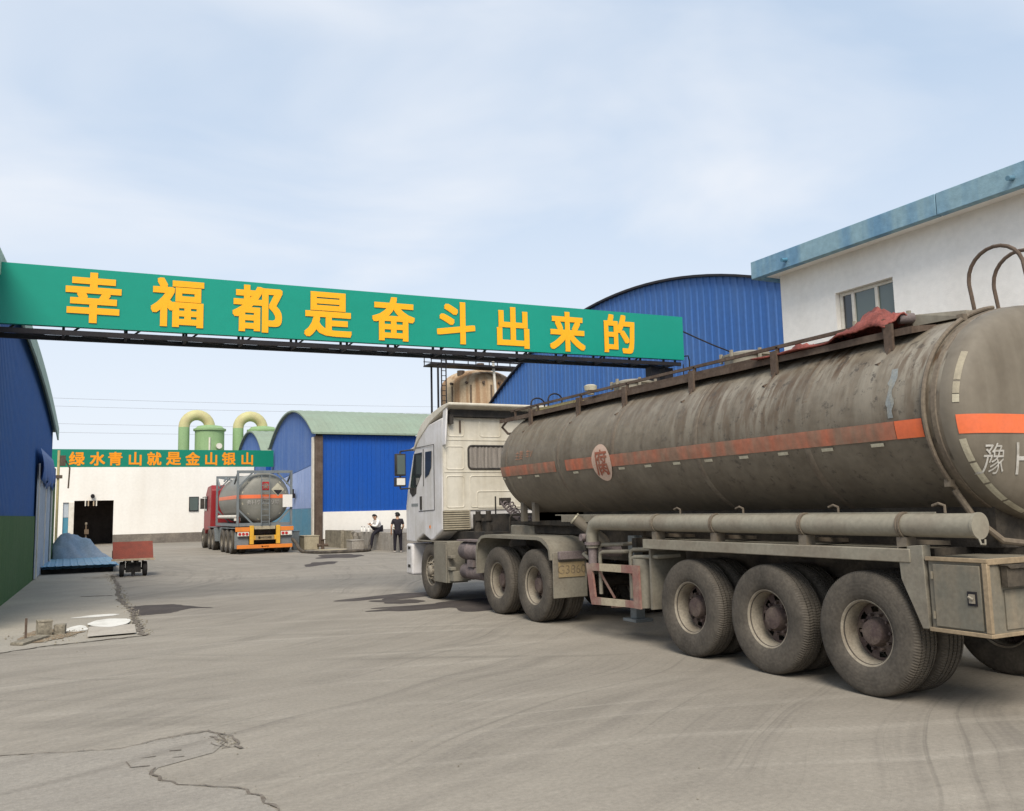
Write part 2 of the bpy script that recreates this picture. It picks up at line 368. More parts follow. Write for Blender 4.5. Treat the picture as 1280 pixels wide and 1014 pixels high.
class MB:
    def __init__(s): s.v, s.f = [], []
    def add(s, vs, fs):
        o = len(s.v); s.v += [tuple(a) for a in vs]; s.f += [tuple(i + o for i in q) for q in fs]; return s
    def box(s, x0, x1, y0, y1, z0, z1):
        return s.add([(x0, y0, z0), (x1, y0, z0), (x1, y1, z0), (x0, y1, z0), (x0, y0, z1), (x1, y0, z1), (x1, y1, z1), (x0, y1, z1)],
                     [(0, 3, 2, 1), (4, 5, 6, 7), (0, 1, 5, 4), (1, 2, 6, 5), (2, 3, 7, 6), (3, 0, 4, 7)])
    def beam(s, p, q, wd=.05, hg=.05, up=(0, 0, 1)):
        p, q = Vector(p), Vector(q); d = (q - p).normalized(); u = Vector(up)
        if abs(d.dot(u)) > .98: u = Vector((0, 1, 0))
        a = d.cross(u).normalized() * wd / 2; c = a.cross(d).normalized() * hg / 2
        return s.add([p - a - c, p + a - c, p + a + c, p - a + c, q - a - c, q + a - c, q + a + c, q - a + c],
                     [(0, 1, 2, 3), (7, 6, 5, 4), (0, 4, 5, 1), (1, 5, 6, 2), (2, 6, 7, 3), (3, 7, 4, 0)])
    def tube(s, pts, r, n=10, caps=True):
        pts = [Vector(p) for p in pts]; rs = r if isinstance(r, (list, tuple)) else [r] * len(pts)
        vs, fs = [], []; pa = None
        for i, p in enumerate(pts):
            d = (pts[min(i + 1, len(pts) - 1)] - pts[max(i - 1, 0)]).normalized()
            if pa is None:
                pa = d.orthogonal().normalized()
            else:
                pa = (pa - d * pa.dot(d)).normalized()
            b = d.cross(pa)
            for k in range(n):
                t = 2 * math.pi * k / n
                vs.append(p + (pa * math.cos(t) + b * math.sin(t)) * rs[i])
        for i in range(len(pts) - 1):
            for k in range(n):
                k2 = (k + 1) % n
                fs.append((i * n + k, i * n + k2, (i + 1) * n + k2, (i + 1) * n + k))
        if caps:
            fs.append(tuple(range(n - 1, -1, -1))); fs.append(tuple((len(pts) - 1) * n + k for k in range(n)))
        return s.add(vs, fs)
    def lathe(s, prof, axis='Z', c=(0, 0, 0), n=32, closed=False):
        vs, fs = [], []
        for (h, r) in prof:
            for k in range(n):
                t = 2 * math.pi * k / n; a, b = r * math.cos(t), r * math.sin(t)
                vs.append((c[0] + h, c[1] + a, c[2] + b) if axis == 'X' else (c[0] + a, c[1] + b, c[2] + h) if axis == 'Z' else (c[0] + b, c[1] + h, c[2] + a))
        m_ = len(prof)
        for i in range(m_ if closed else m_ - 1):
            j = (i + 1) % m_
            for k in range(n):
                k2 = (k + 1) % n
                fs.append((i * n + k, i * n + k2, j * n + k2, j * n + k))
        return s.add(vs, fs)
    def prism(s, poly, axis, a, b):
        n = len(poly)
        def P(u, v, h): return (h, u, v) if axis == 'X' else (u, h, v) if axis == 'Y' else (u, v, h)
        vs = [P(u, v, a) for u, v in poly] + [P(u, v, b) for u, v in poly]
        fs = [tuple(range(n - 1, -1, -1)), tuple(range(n, 2 * n))] + [(i, (i + 1) % n, n + (i + 1) % n, n + i) for i in range(n)]
        return s.add(vs, fs)
    def grid(s, fn, us, vs_):
        o = [fn(u, v) for u in us for v in vs_]; m_ = len(vs_)
        return s.add(o, [(i * m_ + j, i * m_ + j + 1, (i + 1) * m_ + j + 1, (i + 1) * m_ + j) for i in range(len(us) - 1) for j in range(m_ - 1)])
    def build(s, name, mat, parent=None, bev=0, smooth=False, local=False, solid=0, seg=2, auto=40):
        me = bpy.data.meshes.new(name)
        off = Vector((0, 0, 0)) if local else wloc(parent)
        me.from_pydata([tuple(Vector(v) - off) for v in s.v], [], s.f)
        bm = bmesh.new(); bm.from_mesh(me); bmesh.ops.recalc_face_normals(bm, faces=bm.faces[:]); bm.to_mesh(me); bm.free()
        me.materials.append(M[mat] if isinstance(mat, str) else mat)
        o = bpy.data.objects.new(name, me); COL.objects.link(o)
        if parent: o.parent = parent
        if solid:
            d = o.modifiers.new('solid', 'SOLIDIFY'); d.thickness = solid; d.offset = 0
        if bev:
            d = o.modifiers.new('bevel', 'BEVEL'); d.width = bev; d.segments = seg; d.limit_method = 'ANGLE'; d.angle_limit = R(35)
        if smooth or bev:
            me.polygons.foreach_set('use_smooth', [True] * len(me.polygons))
            me.set_sharp_from_angle(angle=R(auto))
        return o

def tag(o, label=None, cat=None, group=None, kind=None):
    if label: o['label'] = label
    if cat: o['category'] = cat
    if group: o['group'] = group
    if kind: o['kind'] = kind
    return o

def thing(name, label, cat, loc=(0, 0, 0), group=None, rz=0):
    o = bpy.data.objects.new(name, None); COL.objects.link(o)
    o.location = loc; o.rotation_euler.z = rz; o.empty_display_size = .2
    return tag(o, label, cat, group)

def structure(o): return tag(o, kind='structure')

def copy_tree(o, parent=None):
    c = o.copy(); COL.objects.link(c)
    if parent: c.parent = parent
    for ch in list(o.children): copy_tree(ch, c)
    return c

_gl = {}
def glyph(text, h=1.0, bold=.03, depth=.01, sub=0.0):
    """writing as solid letters, centred, in the XY plane, height h"""
    key = (text, bold, sub)
    if key not in _gl:
        c = bpy.data.curves.new('txt', 'FONT'); c.body = text; c.size = 1; c.offset = bold; c.resolution_u = 3
        o = bpy.data.objects.new('txt', c); COL.objects.link(o)
        dg = bpy.context.evaluated_depsgraph_get(); dg.update()
        me = bpy.data.meshes.new_from_object(o.evaluated_get(dg))
        bpy.data.objects.remove(o)
        bm = bmesh.new(); bm.from_mesh(me); bpy.data.meshes.remove(me)
        bmesh.ops.remove_doubles(bm, verts=bm.verts, dist=1e-5)
        bmesh.ops.triangulate(bm, faces=bm.faces[:])
        if sub:
            for _ in range(4):
                es = [e for e in bm.edges if e.calc_length() > sub]
                if not es: break
                bmesh.ops.subdivide_edges(bm, edges=es, cuts=1); bmesh.ops.triangulate(bm, faces=bm.faces[:])
        vs = [tuple(v.co) for v in bm.verts]; bm.verts.index_update()
        fs = [tuple(v.index for v in f.verts) for f in bm.faces]; bm.free()
        x0, x1 = min(v[0] for v in vs), max(v[0] for v in vs); y0, y1 = min(v[1] for v in vs), max(v[1] for v in vs)
        _gl[key] = ([((v[0] - (x0 + x1) / 2) / (y1 - y0), (v[1] - (y0 + y1) / 2) / (y1 - y0)) for v in vs], fs)
    vs, fs = _gl[key]
    return [(x * h, y * h) for x, y in vs], fs

def glyph_mb(text, fn, h, bold=.03, sub=0.0, depth=0.0):
    """fn(u, v, out) -> world point; heavy strokes are shifted copies, each a hair deeper than the last"""
    vs, fs = glyph(text, h, 0.0, sub=sub)
    mb = MB(); b = bold * h
    cnt = {}
    for f in fs:
        for q in ((f[0], f[1]), (f[1], f[2]), (f[2], f[0])): cnt.setdefault((min(q), max(q)), []).append(q)
    rim = [l[0] for l in cnt.values() if len(l) == 1]
    sh = [(0, 0)] + ([(b * p, b * q) for p in (-1, 0, 1) for q in (-1, 0, 1) if p or q] if b > 0 else [])
    for k, (du, dv) in enumerate(sh):
        o = len(mb.v); n = len(vs); d = depth + k * .0006
        mb.add([fn(u + du, v + dv, d) for u, v in vs], fs)
        if depth:
            mb.v += [tuple(fn(u + du, v + dv, 0)) for u, v in vs]
            mb.f += [(o + p, o + q, o + n + q, o + n + p) for p, q in rim]
    return mb

def arc(c, r, a0, a1, n=10):
    return [(c[0] + r * math.cos(R(a0 + (a1 - a0) * i / n)), c[1] + r * math.sin(R(a0 + (a1 - a0) * i / n))) for i in range(n + 1)]

# ------------------------------------------------------------------ ground
mb = MB(); mb.add([(-600, -300, 0), (600, -300, 0), (600, 900, 0), (-600, 900, 0)], [(0, 1, 2, 3)])
structure(mb.build('ground', 'ground'))

def jag(pts, amp, step=.12, seed=1):
    rnd = random.Random(seed); out = []
    for (a, b) in zip(pts[:-1], pts[1:]):
        a, b = Vector(a), Vector(b); n = max(1, int((b - a).length / step)); t = (b - a).normalized(); nn = Vector((-t.y, t.x))
        for i in range(n):
            p = a.lerp(b, i / n); out.append(p + nn * rnd.uniform(-amp, amp) * (1 if i else .4))
    out.append(Vector(pts[-1])); return out

def sheet(name, pts, z, mat):
    me = MB(); n = len(pts); me.add([(p[0], p[1], z) for p in pts], [tuple(range(n))])
    o = me.build(name, mat)
    bm = bmesh.new(); bm.from_mesh(o.data); bmesh.ops.triangulate(bm, faces=bm.faces[:]); bmesh.ops.recalc_face_normals(bm, faces=bm.faces[:])
    for f in bm.faces:
        if f.normal.z < 0: f.normal_flip()
    bm.to_mesh(o.data); bm.free(); return o

edge = jag([(1.04, 14.12), (1.06, 15.9), (1.10, 18.3), (1.02, 20.6), (1.18, 24.4), (1.22, 29.0), (1.2, 37), (1.3, 60)], .05, .2, 3)
near = jag([(-1.6, 12.9), (-.25, 13.8), (1.04, 14.12)], .03, .15, 5)
structure(sheet('concrete_apron', [(-2.2, 60), (-2.2, 12.7)] + [tuple(p) for p in near[:-1]] + [tuple(p) for p in edge], .004, 'apron'))

def crack(pts, wd, z, seed, amp=.03, mat='crack'):
    c = jag(pts, amp, .07, seed); rnd = random.Random(seed + 50); l, r_ = [], []
    for i, p in enumerate(c):
        t = (c[min(i + 1, len(c) - 1)] - c[max(i - 1, 0)]).normalized(); n = Vector((-t.y, t.x)); k = wd * rnd.uniform(.25, 1.0)
        l.append(p + n * k); r_.append(p - n * k * rnd.uniform(.5, 1))
    m_ = MB(); n = len(c)
    m_.add([(p.x, p.y, z) for p in l] + [(p.x, p.y, z) for p in r_], [(i, i + 1, n + i + 1, n + i) for i in range(n - 1)])
    return structure(m_.build('pavement_crack', mat))

c1 = [(-2.2, 8.15), (-1.2, 7.9), (-.39, 7.69), (0, 7.55), (.4, 7.42), (.69, 7.57), (1.05, 7.64), (1.11, 7.50), (1.12, 7.2)]
c2 = [(.60, 6.75), (.555, 6.6), (.59, 6.42), (.76, 6.2), (1.06, 5.92), (1.12, 5.68), (1.14, 5.4), (1.3, 4.9), (1.2, 4.0)]
structure(sheet('concrete_patch', [(p.x, p.y) for p in jag(c1, .02, .1, 21)] + [(1.0, 6.95), (.8, 6.85)] + [(p.x, p.y) for p in jag(c2, .02, .1, 22)] + [(-3, 3.0), (-3, 7)], .004, 'patch'))
crack(c1, .011, .008, 31, .018); crack(c2, .017, .008, 32, .03); crack([(.75, 7.60), (1.05, 7.66), (1.13, 7.5)], .010, .0085, 34, .03)
crack([(1.12, 7.5), (1.2, 7.3), (1.16, 7.05), (1.2, 6.95)], .022, .009, 33, .045); crack([(1.05, 7.45), (1.13, 7.25), (1.10, 7.1)], .014, .0095, 45, .04)
for q_ in range(16):
    crack([(1.0 + .25 * random.random(), 6.95 + .6 * random.random())] * 1 + [(1.12 + .1 * random.random(), 7.0 + .5 * random.random())], .006, .0087 + q_ * .0001, 60 + q_, .03) if q_ < 3 else None
crack([(.42, 7.02), (.44, 6.84)], .012, .008, 35, .004); crack([(.44, 6.84), (.56, 6.82)], .012, .009, 36, .004)
crack([(.52, 7.06), (.62, 7.06)], .012, .008, 37, .004); crack([(.72, 7.16), (.80, 7.14)], .014, .008, 38, .004); crack([(.72, 6.96), (.80, 6.95)], .012, .008, 39, .004)
crack([(1.04, 14.1), (1.06, 15.9), (1.10, 18.3), (1.02, 20.6), (1.18, 24.4), (1.22, 29.0)], .06, .012, 41, .05)
crack([(.30, 21.9), (.6, 21.8), (.93, 21.65)], .09, .009, 42, .01)
crack([(.45, 28.6), (.85, 28.2)], .08, .009, 43, .01)
crack([(-1.6, 12.9), (-.25, 13.8), (1.04, 14.12)], .03, .010, 44)

def blob(name, cx, cy, rx, ry, z, mat, seed, rot=0, rough=.25):
    rnd = random.Random(seed); ph = [rnd.uniform(0, 6.28) for _ in range(7)]; pts = []
    for i in range(72):
        t = 2 * math.pi * i / 72
        k = 1 + rough * sum(math.sin((j + 2) * t + ph[j]) / (j + 1.5) for j in range(7)) * .6
        x, y = rx * k * math.cos(t), ry * k * math.sin(t)
        pts.append((cx + x * math.cos(rot) - y * math.sin(rot), cy + x * math.sin(rot) + y * math.cos(rot)))
    return structure(sheet(name, pts, z, mat))

structure(sheet('wet_patch', [tuple(p) for p in jag([(1.10, 17.0), (1.7, 17.1), (2.1, 17.7), (2.5, 17.55), (2.2, 18.0), (1.9, 18.75), (1.4, 18.9), (1.08, 18.7), (1.10, 17.0)], .03, .12, 51)], .0045, 'stain'))
blob('wet_patch', 5.95, 15.15, 1.2, .42, .0045, 'stain', 52, -.05, .5); blob('wet_patch', 6.9, 14.9, 1.0, .9, .0047, 'stain', 62, .2, .4)
blob('wet_patch', 6.0, 17.3, 1.2, .42, .0045, 'stain', 53, .25, .6); blob('wet_patch', 5.7, 16.3, .35, .5, .0045, 'stain', 63, .25, .5)
blob('wet_patch', 7.7, 30.0, .5, 1.1, .0045, 'stain', 54, -.4, .5)
blob('wet_patch', 9.6, 34.5, 1.0, 1.4, .0045, 'stain', 58, -.5, .5)
structure(sheet('access_slab', [(.30, 14.3), (.95, 14.35), (1.0, 15.5), (.35, 15.6)], .030, 'slab'))
blob('white_spill', .66, 15.95, .30, .62, .0335, 'white_spill', 55, .0, .15)
blob('white_spill', .17, 15.6, .17, .42, .009, 'white_spill', 56, 0, .3)
blob('white_spill', .52, 17.4, .34, .2, .009, 'white_spill', 57, 0, .3)
structure(sheet('bare_soil', [tuple(p) for p in jag([(-.62, 14.15), (-.2, 14.3), (.12, 14.75), (.3, 15.2), (.02, 15.35), (-.1, 15.75), (-.45, 15.7), (-.55, 15.0), (-.62, 14.15)], .05, .09, 59)], .012, 'soil'))
gv = MB(); rnd = random.Random(77)
def pebble(x, y, r, z=0.004):
    q = [(r * rnd.uniform(.6, 1.1), 0, 0), (-r * rnd.uniform(.6, 1.1), 0, 0), (0, r * rnd.uniform(.6, 1.1), 0), (0, -r * rnd.uniform(.6, 1.1), 0), (r * .2, 0, r * rnd.uniform(.5, .9)), (0, 0, -r * .3)]
    a = rnd.uniform(0, 6.28); gv.add([(x + p[0] * math.cos(a) - p[1] * math.sin(a), y + p[0] * math.sin(a) + p[1] * math.cos(a), z + p[2]) for p in q], [(0, 2, 4), (2, 1, 4), (1, 3, 4), (3, 0, 4), (2, 0, 5), (1, 2, 5), (3, 1, 5), (0, 3, 5)])
for _ in range(420):
    y = rnd.uniform(14.1, 30); pebble(1.08 + .0045 * (y - 14) + rnd.gauss(0, .07), y, rnd.uniform(.008, .028))
for _ in range(160): pebble(-.2 + rnd.gauss(0, .25), 14.9 + rnd.gauss(0, .4), rnd.uniform(.008, .025), .014)
for p in jag(c2, .03, .03, 80): pebble(p.x + rnd.gauss(0, .03), p.y + rnd.gauss(0, .03), rnd.uniform(.002, .007), .006)
for p in jag(c1, .03, .03, 81): pebble(p.x + rnd.gauss(0, .03), p.y + rnd.gauss(0, .03), rnd.uniform(.002, .006), .006)
for _ in range(70): pebble(1.13 + rnd.gauss(0, .05), 7.2 + rnd.gauss(0, .14), rnd.uniform(.003, .011), .006)
for _ in range(420): pebble(rnd.uniform(-2, 9), rnd.uniform(4.2, 22), rnd.uniform(.003, .010))
tag(gv.build('gravel', 'rough_block'), 'loose grit and crumbs of broken concrete scattered over the yard', 'gravel', kind='stuff')

# ------------------------------------------------------------------ corrugated walls and arched sheds
def corr(period=.22, depth=.03):
    return [(0, 0), (.55, 0), (.65, 1), (.90, 1), (1.0, 0)], period, depth
def corr_wall(fn, u0, u1, z0, ztop, period=.24, depth=.03):
    """fn(u, out, z) -> point; ribs stand out of the sheet"""
    prof = [(0, 0), (.62, 0), (.72, 1), (.90, 1)]
    us = []; u = u0
    while u < u1:
        for a, d in prof:
            if u + a * period < u1: us.append((u + a * period, d * depth))
        u += period
    us.append((u1, 0)); vs, fs = [], []
    for (a, d) in us: vs += [fn(a, d, z0 if not callable(z0) else z0(a)), fn(a, d, ztop(a) if callable(ztop) else ztop)]
    for i in range(len(us) - 1): fs.append((2 * i, 2 * i + 2, 2 * i + 3, 2 * i + 1))
    return MB().add(vs, fs)

def arch_roof(x0, x1, ys, zf, th, rib=0.0, period=.4):
    """sheet roof along X over the curve zf(y), with its thickness"""
    mb_ = MB(); xs = []
    if rib:
        x = x0
        while x < x1:
            for a, d in ((0, 0), (.6, 0), (.7, rib), (.9, rib)):
                if x + a * period < x1: xs.append((x + a * period, d))
            x += period
    else: xs.append((x0, 0))
    xs.append((x1, 0)); n = len(ys)
    top = [(x, y, zf(y) + th + d) for x, d in xs for y in ys]; bot = [(x, y, zf(y)) for x, d in xs for y in ys]
    N_ = len(top); m_ = len(xs); fs = []
    for i in range(m_ - 1):
        for j in range(n - 1):
            q = (i * n + j, i * n + j + 1, (i + 1) * n + j + 1, (i + 1) * n + j); fs.append(q); fs.append(tuple(k + N_ for k in q[::-1]))
    for j in range(n - 1):
        for i in (0, m_ - 1): a = i * n + j; fs.append((a, a + 1, a + 1 + N_, a + N_))
    for i in range(m_ - 1):
        for j in (0, n - 1): a = i * n + j; fs.append((a, a + n, a + n + N_, a + N_))
    return mb_.add(top + bot, fs)

# left shed: its gable runs along the road, toe-in 2.3 degrees
SH = thing('arched_shed', 'dark blue corrugated shed with a green painted base on the left of the road', 'shed', (-1.2, 21.3, 0), None, -math.atan(.04))
zl = lambda y: 6.22 - .0052 * (y + 1.3) ** 2
corr_wall(lambda u, d, z: (d, u, z), -5.6, 14.72, 1.75, lambda u: zl(u), .26, .028).build('wall', 'navy_sheet', SH, local=True)
MB().box(-.30, .07, -5.6, 7.3, 0, 1.80).box(-.30, .07, 13.6, 16.6, 0, 3.6).build('plinth', 'green_plinth', SH, local=True)
ys = [-5.9 + i * (20.8 / 32) for i in range(33)]
arch_roof(-14, .16, ys, zl, .10, .03, .35).build('roof', 'green_roof', SH, local=True)
MB().box(-14, -.02, 14.55, 14.70, 0, 4.85).box(-14, -.3, -5.6, -5.45, 0, 6.0).box(-14, -13.85, -5.45, 14.55, 0, 4.8).build('end_wall', 'navy_sheet', SH, local=True)
bb = MB(); n = len(ys)
for i in range(n - 1):
    for k in range(3):
        a, c = ys[i] + (ys[i + 1] - ys[i]) * k / 3, ys[i] + (ys[i + 1] - ys[i]) * (k + .86) / 3
        bb.add([(.165, a, zl(a) - .30), (.165, c, zl(c) - .30), (.165, c, zl(c) + .12), (.165, a, zl(a) + .12), (.215, a, zl(a) - .30), (.215, c, zl(c) - .30), (.215, c, zl(c) + .12), (.215, a, zl(a) + .12)],
               [(0, 1, 2, 3), (7, 6, 5, 4), (0, 4, 5, 1), (1, 5, 6, 2), (2, 6, 7, 3), (3, 7, 4, 0)])
    a, c = ys[i], ys[i + 1]; bb.add([(.168, a, zl(a) - .28), (.168, c, zl(c) - .28), (.168, c, zl(c) + .1), (.168, a, zl(a) + .1), (.205, a, zl(a) - .28), (.205, c, zl(c) - .28), (.205, c, zl(c) + .1), (.205, a, zl(a) + .1)],
               [(0, 1, 2, 3), (7, 6, 5, 4), (0, 4, 5, 1), (2, 6, 7, 3)])
bb.build('barge_board', 'pale_green', SH, local=True)
dr = corr_wall(lambda u, d, z: (.085 + d, u, z), 7.34, 13.56, .03, 3.3, .42, .02).build('door', 'door_grey', SH, local=True)
for y0, y1 in ((10.38, 10.44), (7.36, 7.46), (13.44, 13.54)): MB().box(.12, .16, y0, y1, .04, 3.3).build('door_post', 'white_metal', dr, local=True)
# dark cloth hung over the door
rnd = random.Random(4)
cl = MB(); us = [7.2 + i * .16 for i in range(40)]
lows = [2.55 + .30 * abs(math.sin(u * 1.9)) + .1 * rnd.random() for u in us]
vs = [];
for i, u in enumerate(us):
    for k in range(7):
        t = k / 6; vs.append((.14 + .10 * math.sin(t * 2.4) + .05 * math.sin(u * 5.5 + t) * t, u, 3.75 - t * (3.75 - lows[i])))
cl.add(vs, [(i * 7 + k, i * 7 + k + 1, (i + 1) * 7 + k + 1, (i + 1) * 7 + k) for i in range(39) for k in range(6)])
cl.build('door_cloth', 'navy_sheet', SH, smooth=True, local=True, solid=.01)

def arched_shed(label, cx0, x1, y0, y1, eave, peak, side='blue_front', gable='blue_sheet', roof='green_roof', detail=False, period=.24):
    t = thing('arched_shed', label, 'shed', (cx0, (y0 + y1) / 2, 0))
    yc, hw = (y0 + y1) / 2, (y1 - y0) / 2; rise = peak - eave; rad = (hw * hw + rise * rise) / (2 * rise)
    zf = lambda y: peak - rad + math.sqrt(max(0, rad * rad - (y - yc) ** 2))
    return t, zf

# middle shed
T2, z2 = arched_shed('bright blue shed with white lower wall and pale green arched roof behind the container truck', 11.3, 17.8, 45, 56.2, 5.72, 7.42)
corr_wall(lambda u, d, z: (11.3 - d, u, z), 45.1, 56.2, lambda u: 4.25 - .06 * (u - 45), lambda u: z2(min(max(u, 45), 56.2)), .24, .03).build('gable_wall', 'gable_sheet', T2)
corr_wall(lambda u, d, z: (11.28 - d, u, z), 45.45, 56.1, 1.95, lambda u: 4.22 - .06 * (u - 45), .5, .015).build('faded_panel', 'faded_sheet', T2)
corr_wall(lambda u, d, z: (11.26 - d, u, z), 45.45, 56.1, .35, 1.94, .24, .025).build('lower_panel', 'teal_sheet', T2)
MB().box(11.22, 11.5, 45.45, 56.2, 0, .35).build('footing', 'cream_block', T2)
corr_wall(lambda u, d, z: (u, 45 - d, z), 11.62, 20, 1.75, 5.72, .24, .03).build('front_wall', 'blue_front', T2)
MB().box(11.62, 20, 44.93, 45.2, 0, 1.75).build('plinth', 'far_wall', T2)
MB().box(11.24, 11.62, 44.85, 45.12, 0, 5.66).build('corner_post', 'rust_steel', T2, bev=.01)
MB().box(11.16, 11.24, 45.12, 45.42, 0.2, 5.6).build('corner_trim', 'white_metal', T2)
arch_roof(11.1, 20.3, [44.7 + i * (11.8 / 30) for i in range(31)], lambda y: z2(min(max(y, 45), 56.2)) + .01, .09, .015, .5).build('roof', 'green_roof', T2)
MB().box(19.9, 19.98, 45.2, 56.2, 0, 5.7).box(11.6, 19.9, 56.1, 56.19, 0, 5.7).build('back_wall', 'blue_sheet', T2)
MB().box(11.05, 11.2, 49.2, 49.6, 2.55, 2.8).box(11.1, 11.16, 49.3, 49.5, 2.8, 3.05).build('lamp', 'dark_steel', T2)

# smaller shed behind it
T3, z3 = arched_shed('small blue gabled shed peeking up behind the far green banner', 11.4, 17.5, 58.5, 69.5, 5.2, 7.45)
corr_wall(lambda u, d, z: (11.4 - d, u, z), 58.5, 69.5, 0, lambda u: z3(u), .24, .03).build('gable_wall', 'gable_sheet', T3)
corr_wall(lambda u, d, z: (u, 58.5 - d, z), 11.4, 17.5, 0, 5.2, .24, .03).build('front_wall', 'blue_front', T3)
arch_roof(11.2, 17.6, [58.2 + i * (11.6 / 24) for i in range(25)], lambda y: z3(min(max(y, 58.5), 69.5)) + .01, .09, .015, .5).build('roof', 'green_roof', T3)

# big shed on the right, gable towards the road
T4, z4 = arched_shed('large blue corrugated shed with wide arched gable behind the parked tanker', 17, 40, 10.6, 40.0, 3.7, 9.02)
R4 = 22.6
z4 = lambda y: 9.02 - R4 + math.sqrt(R4 * R4 - (y - 25.3) ** 2)
corr_wall(lambda u, d, z: (17 - d, u, z), 10.6, 40.0, 0, z4, .30, .03).build('gable_wall', 'blue_sheet', T4)
arch_roof(16.86, 40, [10.4 + i * (29.8 / 48) for i in range(49)], lambda y: z4(y) + .005, .07, .0).build('roof', 'dark_steel', T4)
MB().box(17.05, 40, 10.6, 10.75, 0, 3.8).box(17.05, 40, 39.85, 40, 0, 3.8).box(39.8, 39.95, 10.75, 39.85, 0, 3.8).build('side_wall', 'blue_sheet', T4)

# ------------------------------------------------------------------ white building on the right
WB = thing('white_building', 'cream white building with a weathered blue eave band on the right', 'building', (12, 4, 0))
wy0, wy1, wz0, wz1 = 9.83, 11.05, 4.12, 5.36
m = MB()
m.box(12, 12.24, -6, wy0, 0, 6.0).box(12, 12.24, wy1, 12.36, 0, 6.0).box(12, 12.24, wy0, wy1, 0, wz0).box(12, 12.24, wy0, wy1, wz1, 6.0)
m.box(12.24, 22, 12.12, 12.36, 0, 6.0).box(12.24, 22, -6, -5.76, 0, 6).box(21.76, 22, -5.76, 12.12, 0, 6)
m.build('wall', 'white_wall', WB)
MB().box(11.60, 22.4, -6.4, 12.62, 6.0, 6.06).box(11.72, 22.3, -6.3, 12.5, 6.06, 6.24).build('roof_slab', 'white_wall', WB)
rf = MB().box(11.56, 11.70, -6.45, 8.6, 5.96, 6.30).box(11.56, 11.70, 8.612, 12.66, 5.96, 6.30).box(11.70, 22.4, 12.52, 12.66, 5.96, 6.30).build('eave_band', 'fascia', WB, bev=.01)
for y in (7.38, 11.72):
    MB().tube([(11.60, y, 6.11), (11.44, y, 6.085)], .035, 10).build('drain_spout', 'teal_sheet', rf)
wn = MB()
wn.box(12.10, 12.15, wy0 + .01, wy1 - .01, wz1 - .06, wz1 - .004).box(12.10, 12.15, wy0 + .01, wy1 - .01, wz0 + .004, wz0 + .06)
for y in (wy0 + .04, wy1 - .04): wn.box(12.095, 12.155, y - .03, y + .03, wz0 + .06, wz1 - .06)
wn.box(12.085, 12.16, 10.22, 10.28, wz0 + .06, wz1 - .06).box(12.085, 12.16, 10.72, 10.78, wz0 + .06, wz1 - .06)
wf = wn.build('window', 'white_metal', WB, bev=.004)
MB().box(12.12, 12.13, wy0 + .07, 10.22, wz0 + .06, wz1 - .06).box(12.12, 12.13, 10.28, 10.72, wz0 + .06, wz1 - .06).build('pane', 'glass_green', wf)
MB().box(12.12, 12.13, 10.78, wy1 - .07, wz0 + .06, wz1 - .06).build('pane', 'glass_dark', wf)
MB().box(11.97, 12.1, wy0 - .03, wy1 + .03, wz0 - .05, wz0 - .002).build('sill', 'white_wall', wf)

# ------------------------------------------------------------------ far wall with a dark doorway
FW = thing('factory_wall', 'long cream factory wall with grey base and a dark open doorway at the road end', 'wall', (3, 62, 0))
dx0, dx1, dz1 = .32, 2.58, 2.80
m = MB()
m.box(-5, -.30, 62, 62.3, .0, 5.45).box(-.30, -.0, 62, 62.3, 2.7, 5.45).box(dx1, 11.3, 62, 62.3, .62, 5.45).box(-.0, dx0 - .28, 62, 62.3, 2.7, 5.45).box(dx0, dx1, 62, 62.3, dz1, 5.45).box(dx0 - .28, dx0, 62, 62.3, 2.7, 5.45)
m.build('wall', 'far_wall', FW)
MB().box(dx1, 11.3, 61.96, 62.34, 0, .62).build('plinth', 'grey_plinth', FW)
MB().box(dx0 - .30, dx0, 61.94, 62.3, 0, 2.7).build('door_post', 'white_metal', FW)
MB().box(-.30, dx0 - .31, 62.1, 62.16, 0, 1.75).build('cyan_panel', 'cyan_panel', FW)
MB().box(-.30, dx0 - .31, 62.1, 62.15, 1.77, 2.7).build('pale_panel', 'door_grey', FW)
MB().box(-1, 4.2, 67, 67.2, 0, 3.2).box(-1.2, -1, 62.4, 67.2, 0, 3.2).box(4.2, 4.4, 62.4, 67.2, 0, 3.2).box(-1.2, 4.4, 62.31, 67.2, 3.2, 3.4).build('dark_interior', 'interior', FW)
MB().tube([(1.35, 61.75, 3.05), (1.35, 61.99, 3.1)], .12, 10).build('wall_lamp', 'dark_steel', FW)
for x in (.95, 1.12, 1.42, 1.58):
    MB().box(x - .035, x + .035, 61.95, 61.99, 2.46, 2.80).build('hanging_strip', 'white_metal' if x in (.95, 1.58) else 'cart_edge', FW)
wn = MB().box(7.12, 7.72, 61.93, 61.99, 2.0, 2.95).build('window', 'dark_steel', FW); MB().box(7.17, 7.67, 61.9, 61.93, 2.05, 2.9).build('pane', 'glass_green', wn)

BR = thing('standing_mixer', 'slim upright brown machine standing inside the dark doorway', 'machine', (1.05, 62.7, 0))
MB().tube([(1.05, 62.7, 0), (1.05, 62.7, 1.25)], .05, 8).box(.85, 1.25, 62.5, 62.9, 0, .35).box(.95, 1.2, 62.55, 62.8, .7, 1.0).build('body', 'rust_streak', BR)
MB().lathe([(1.25, .04), (1.28, .07), (1.38, .08), (1.44, .04)], 'Z', (1.05, 62.7, 0), 12).build('head', 'dusty', BR, smooth=True)

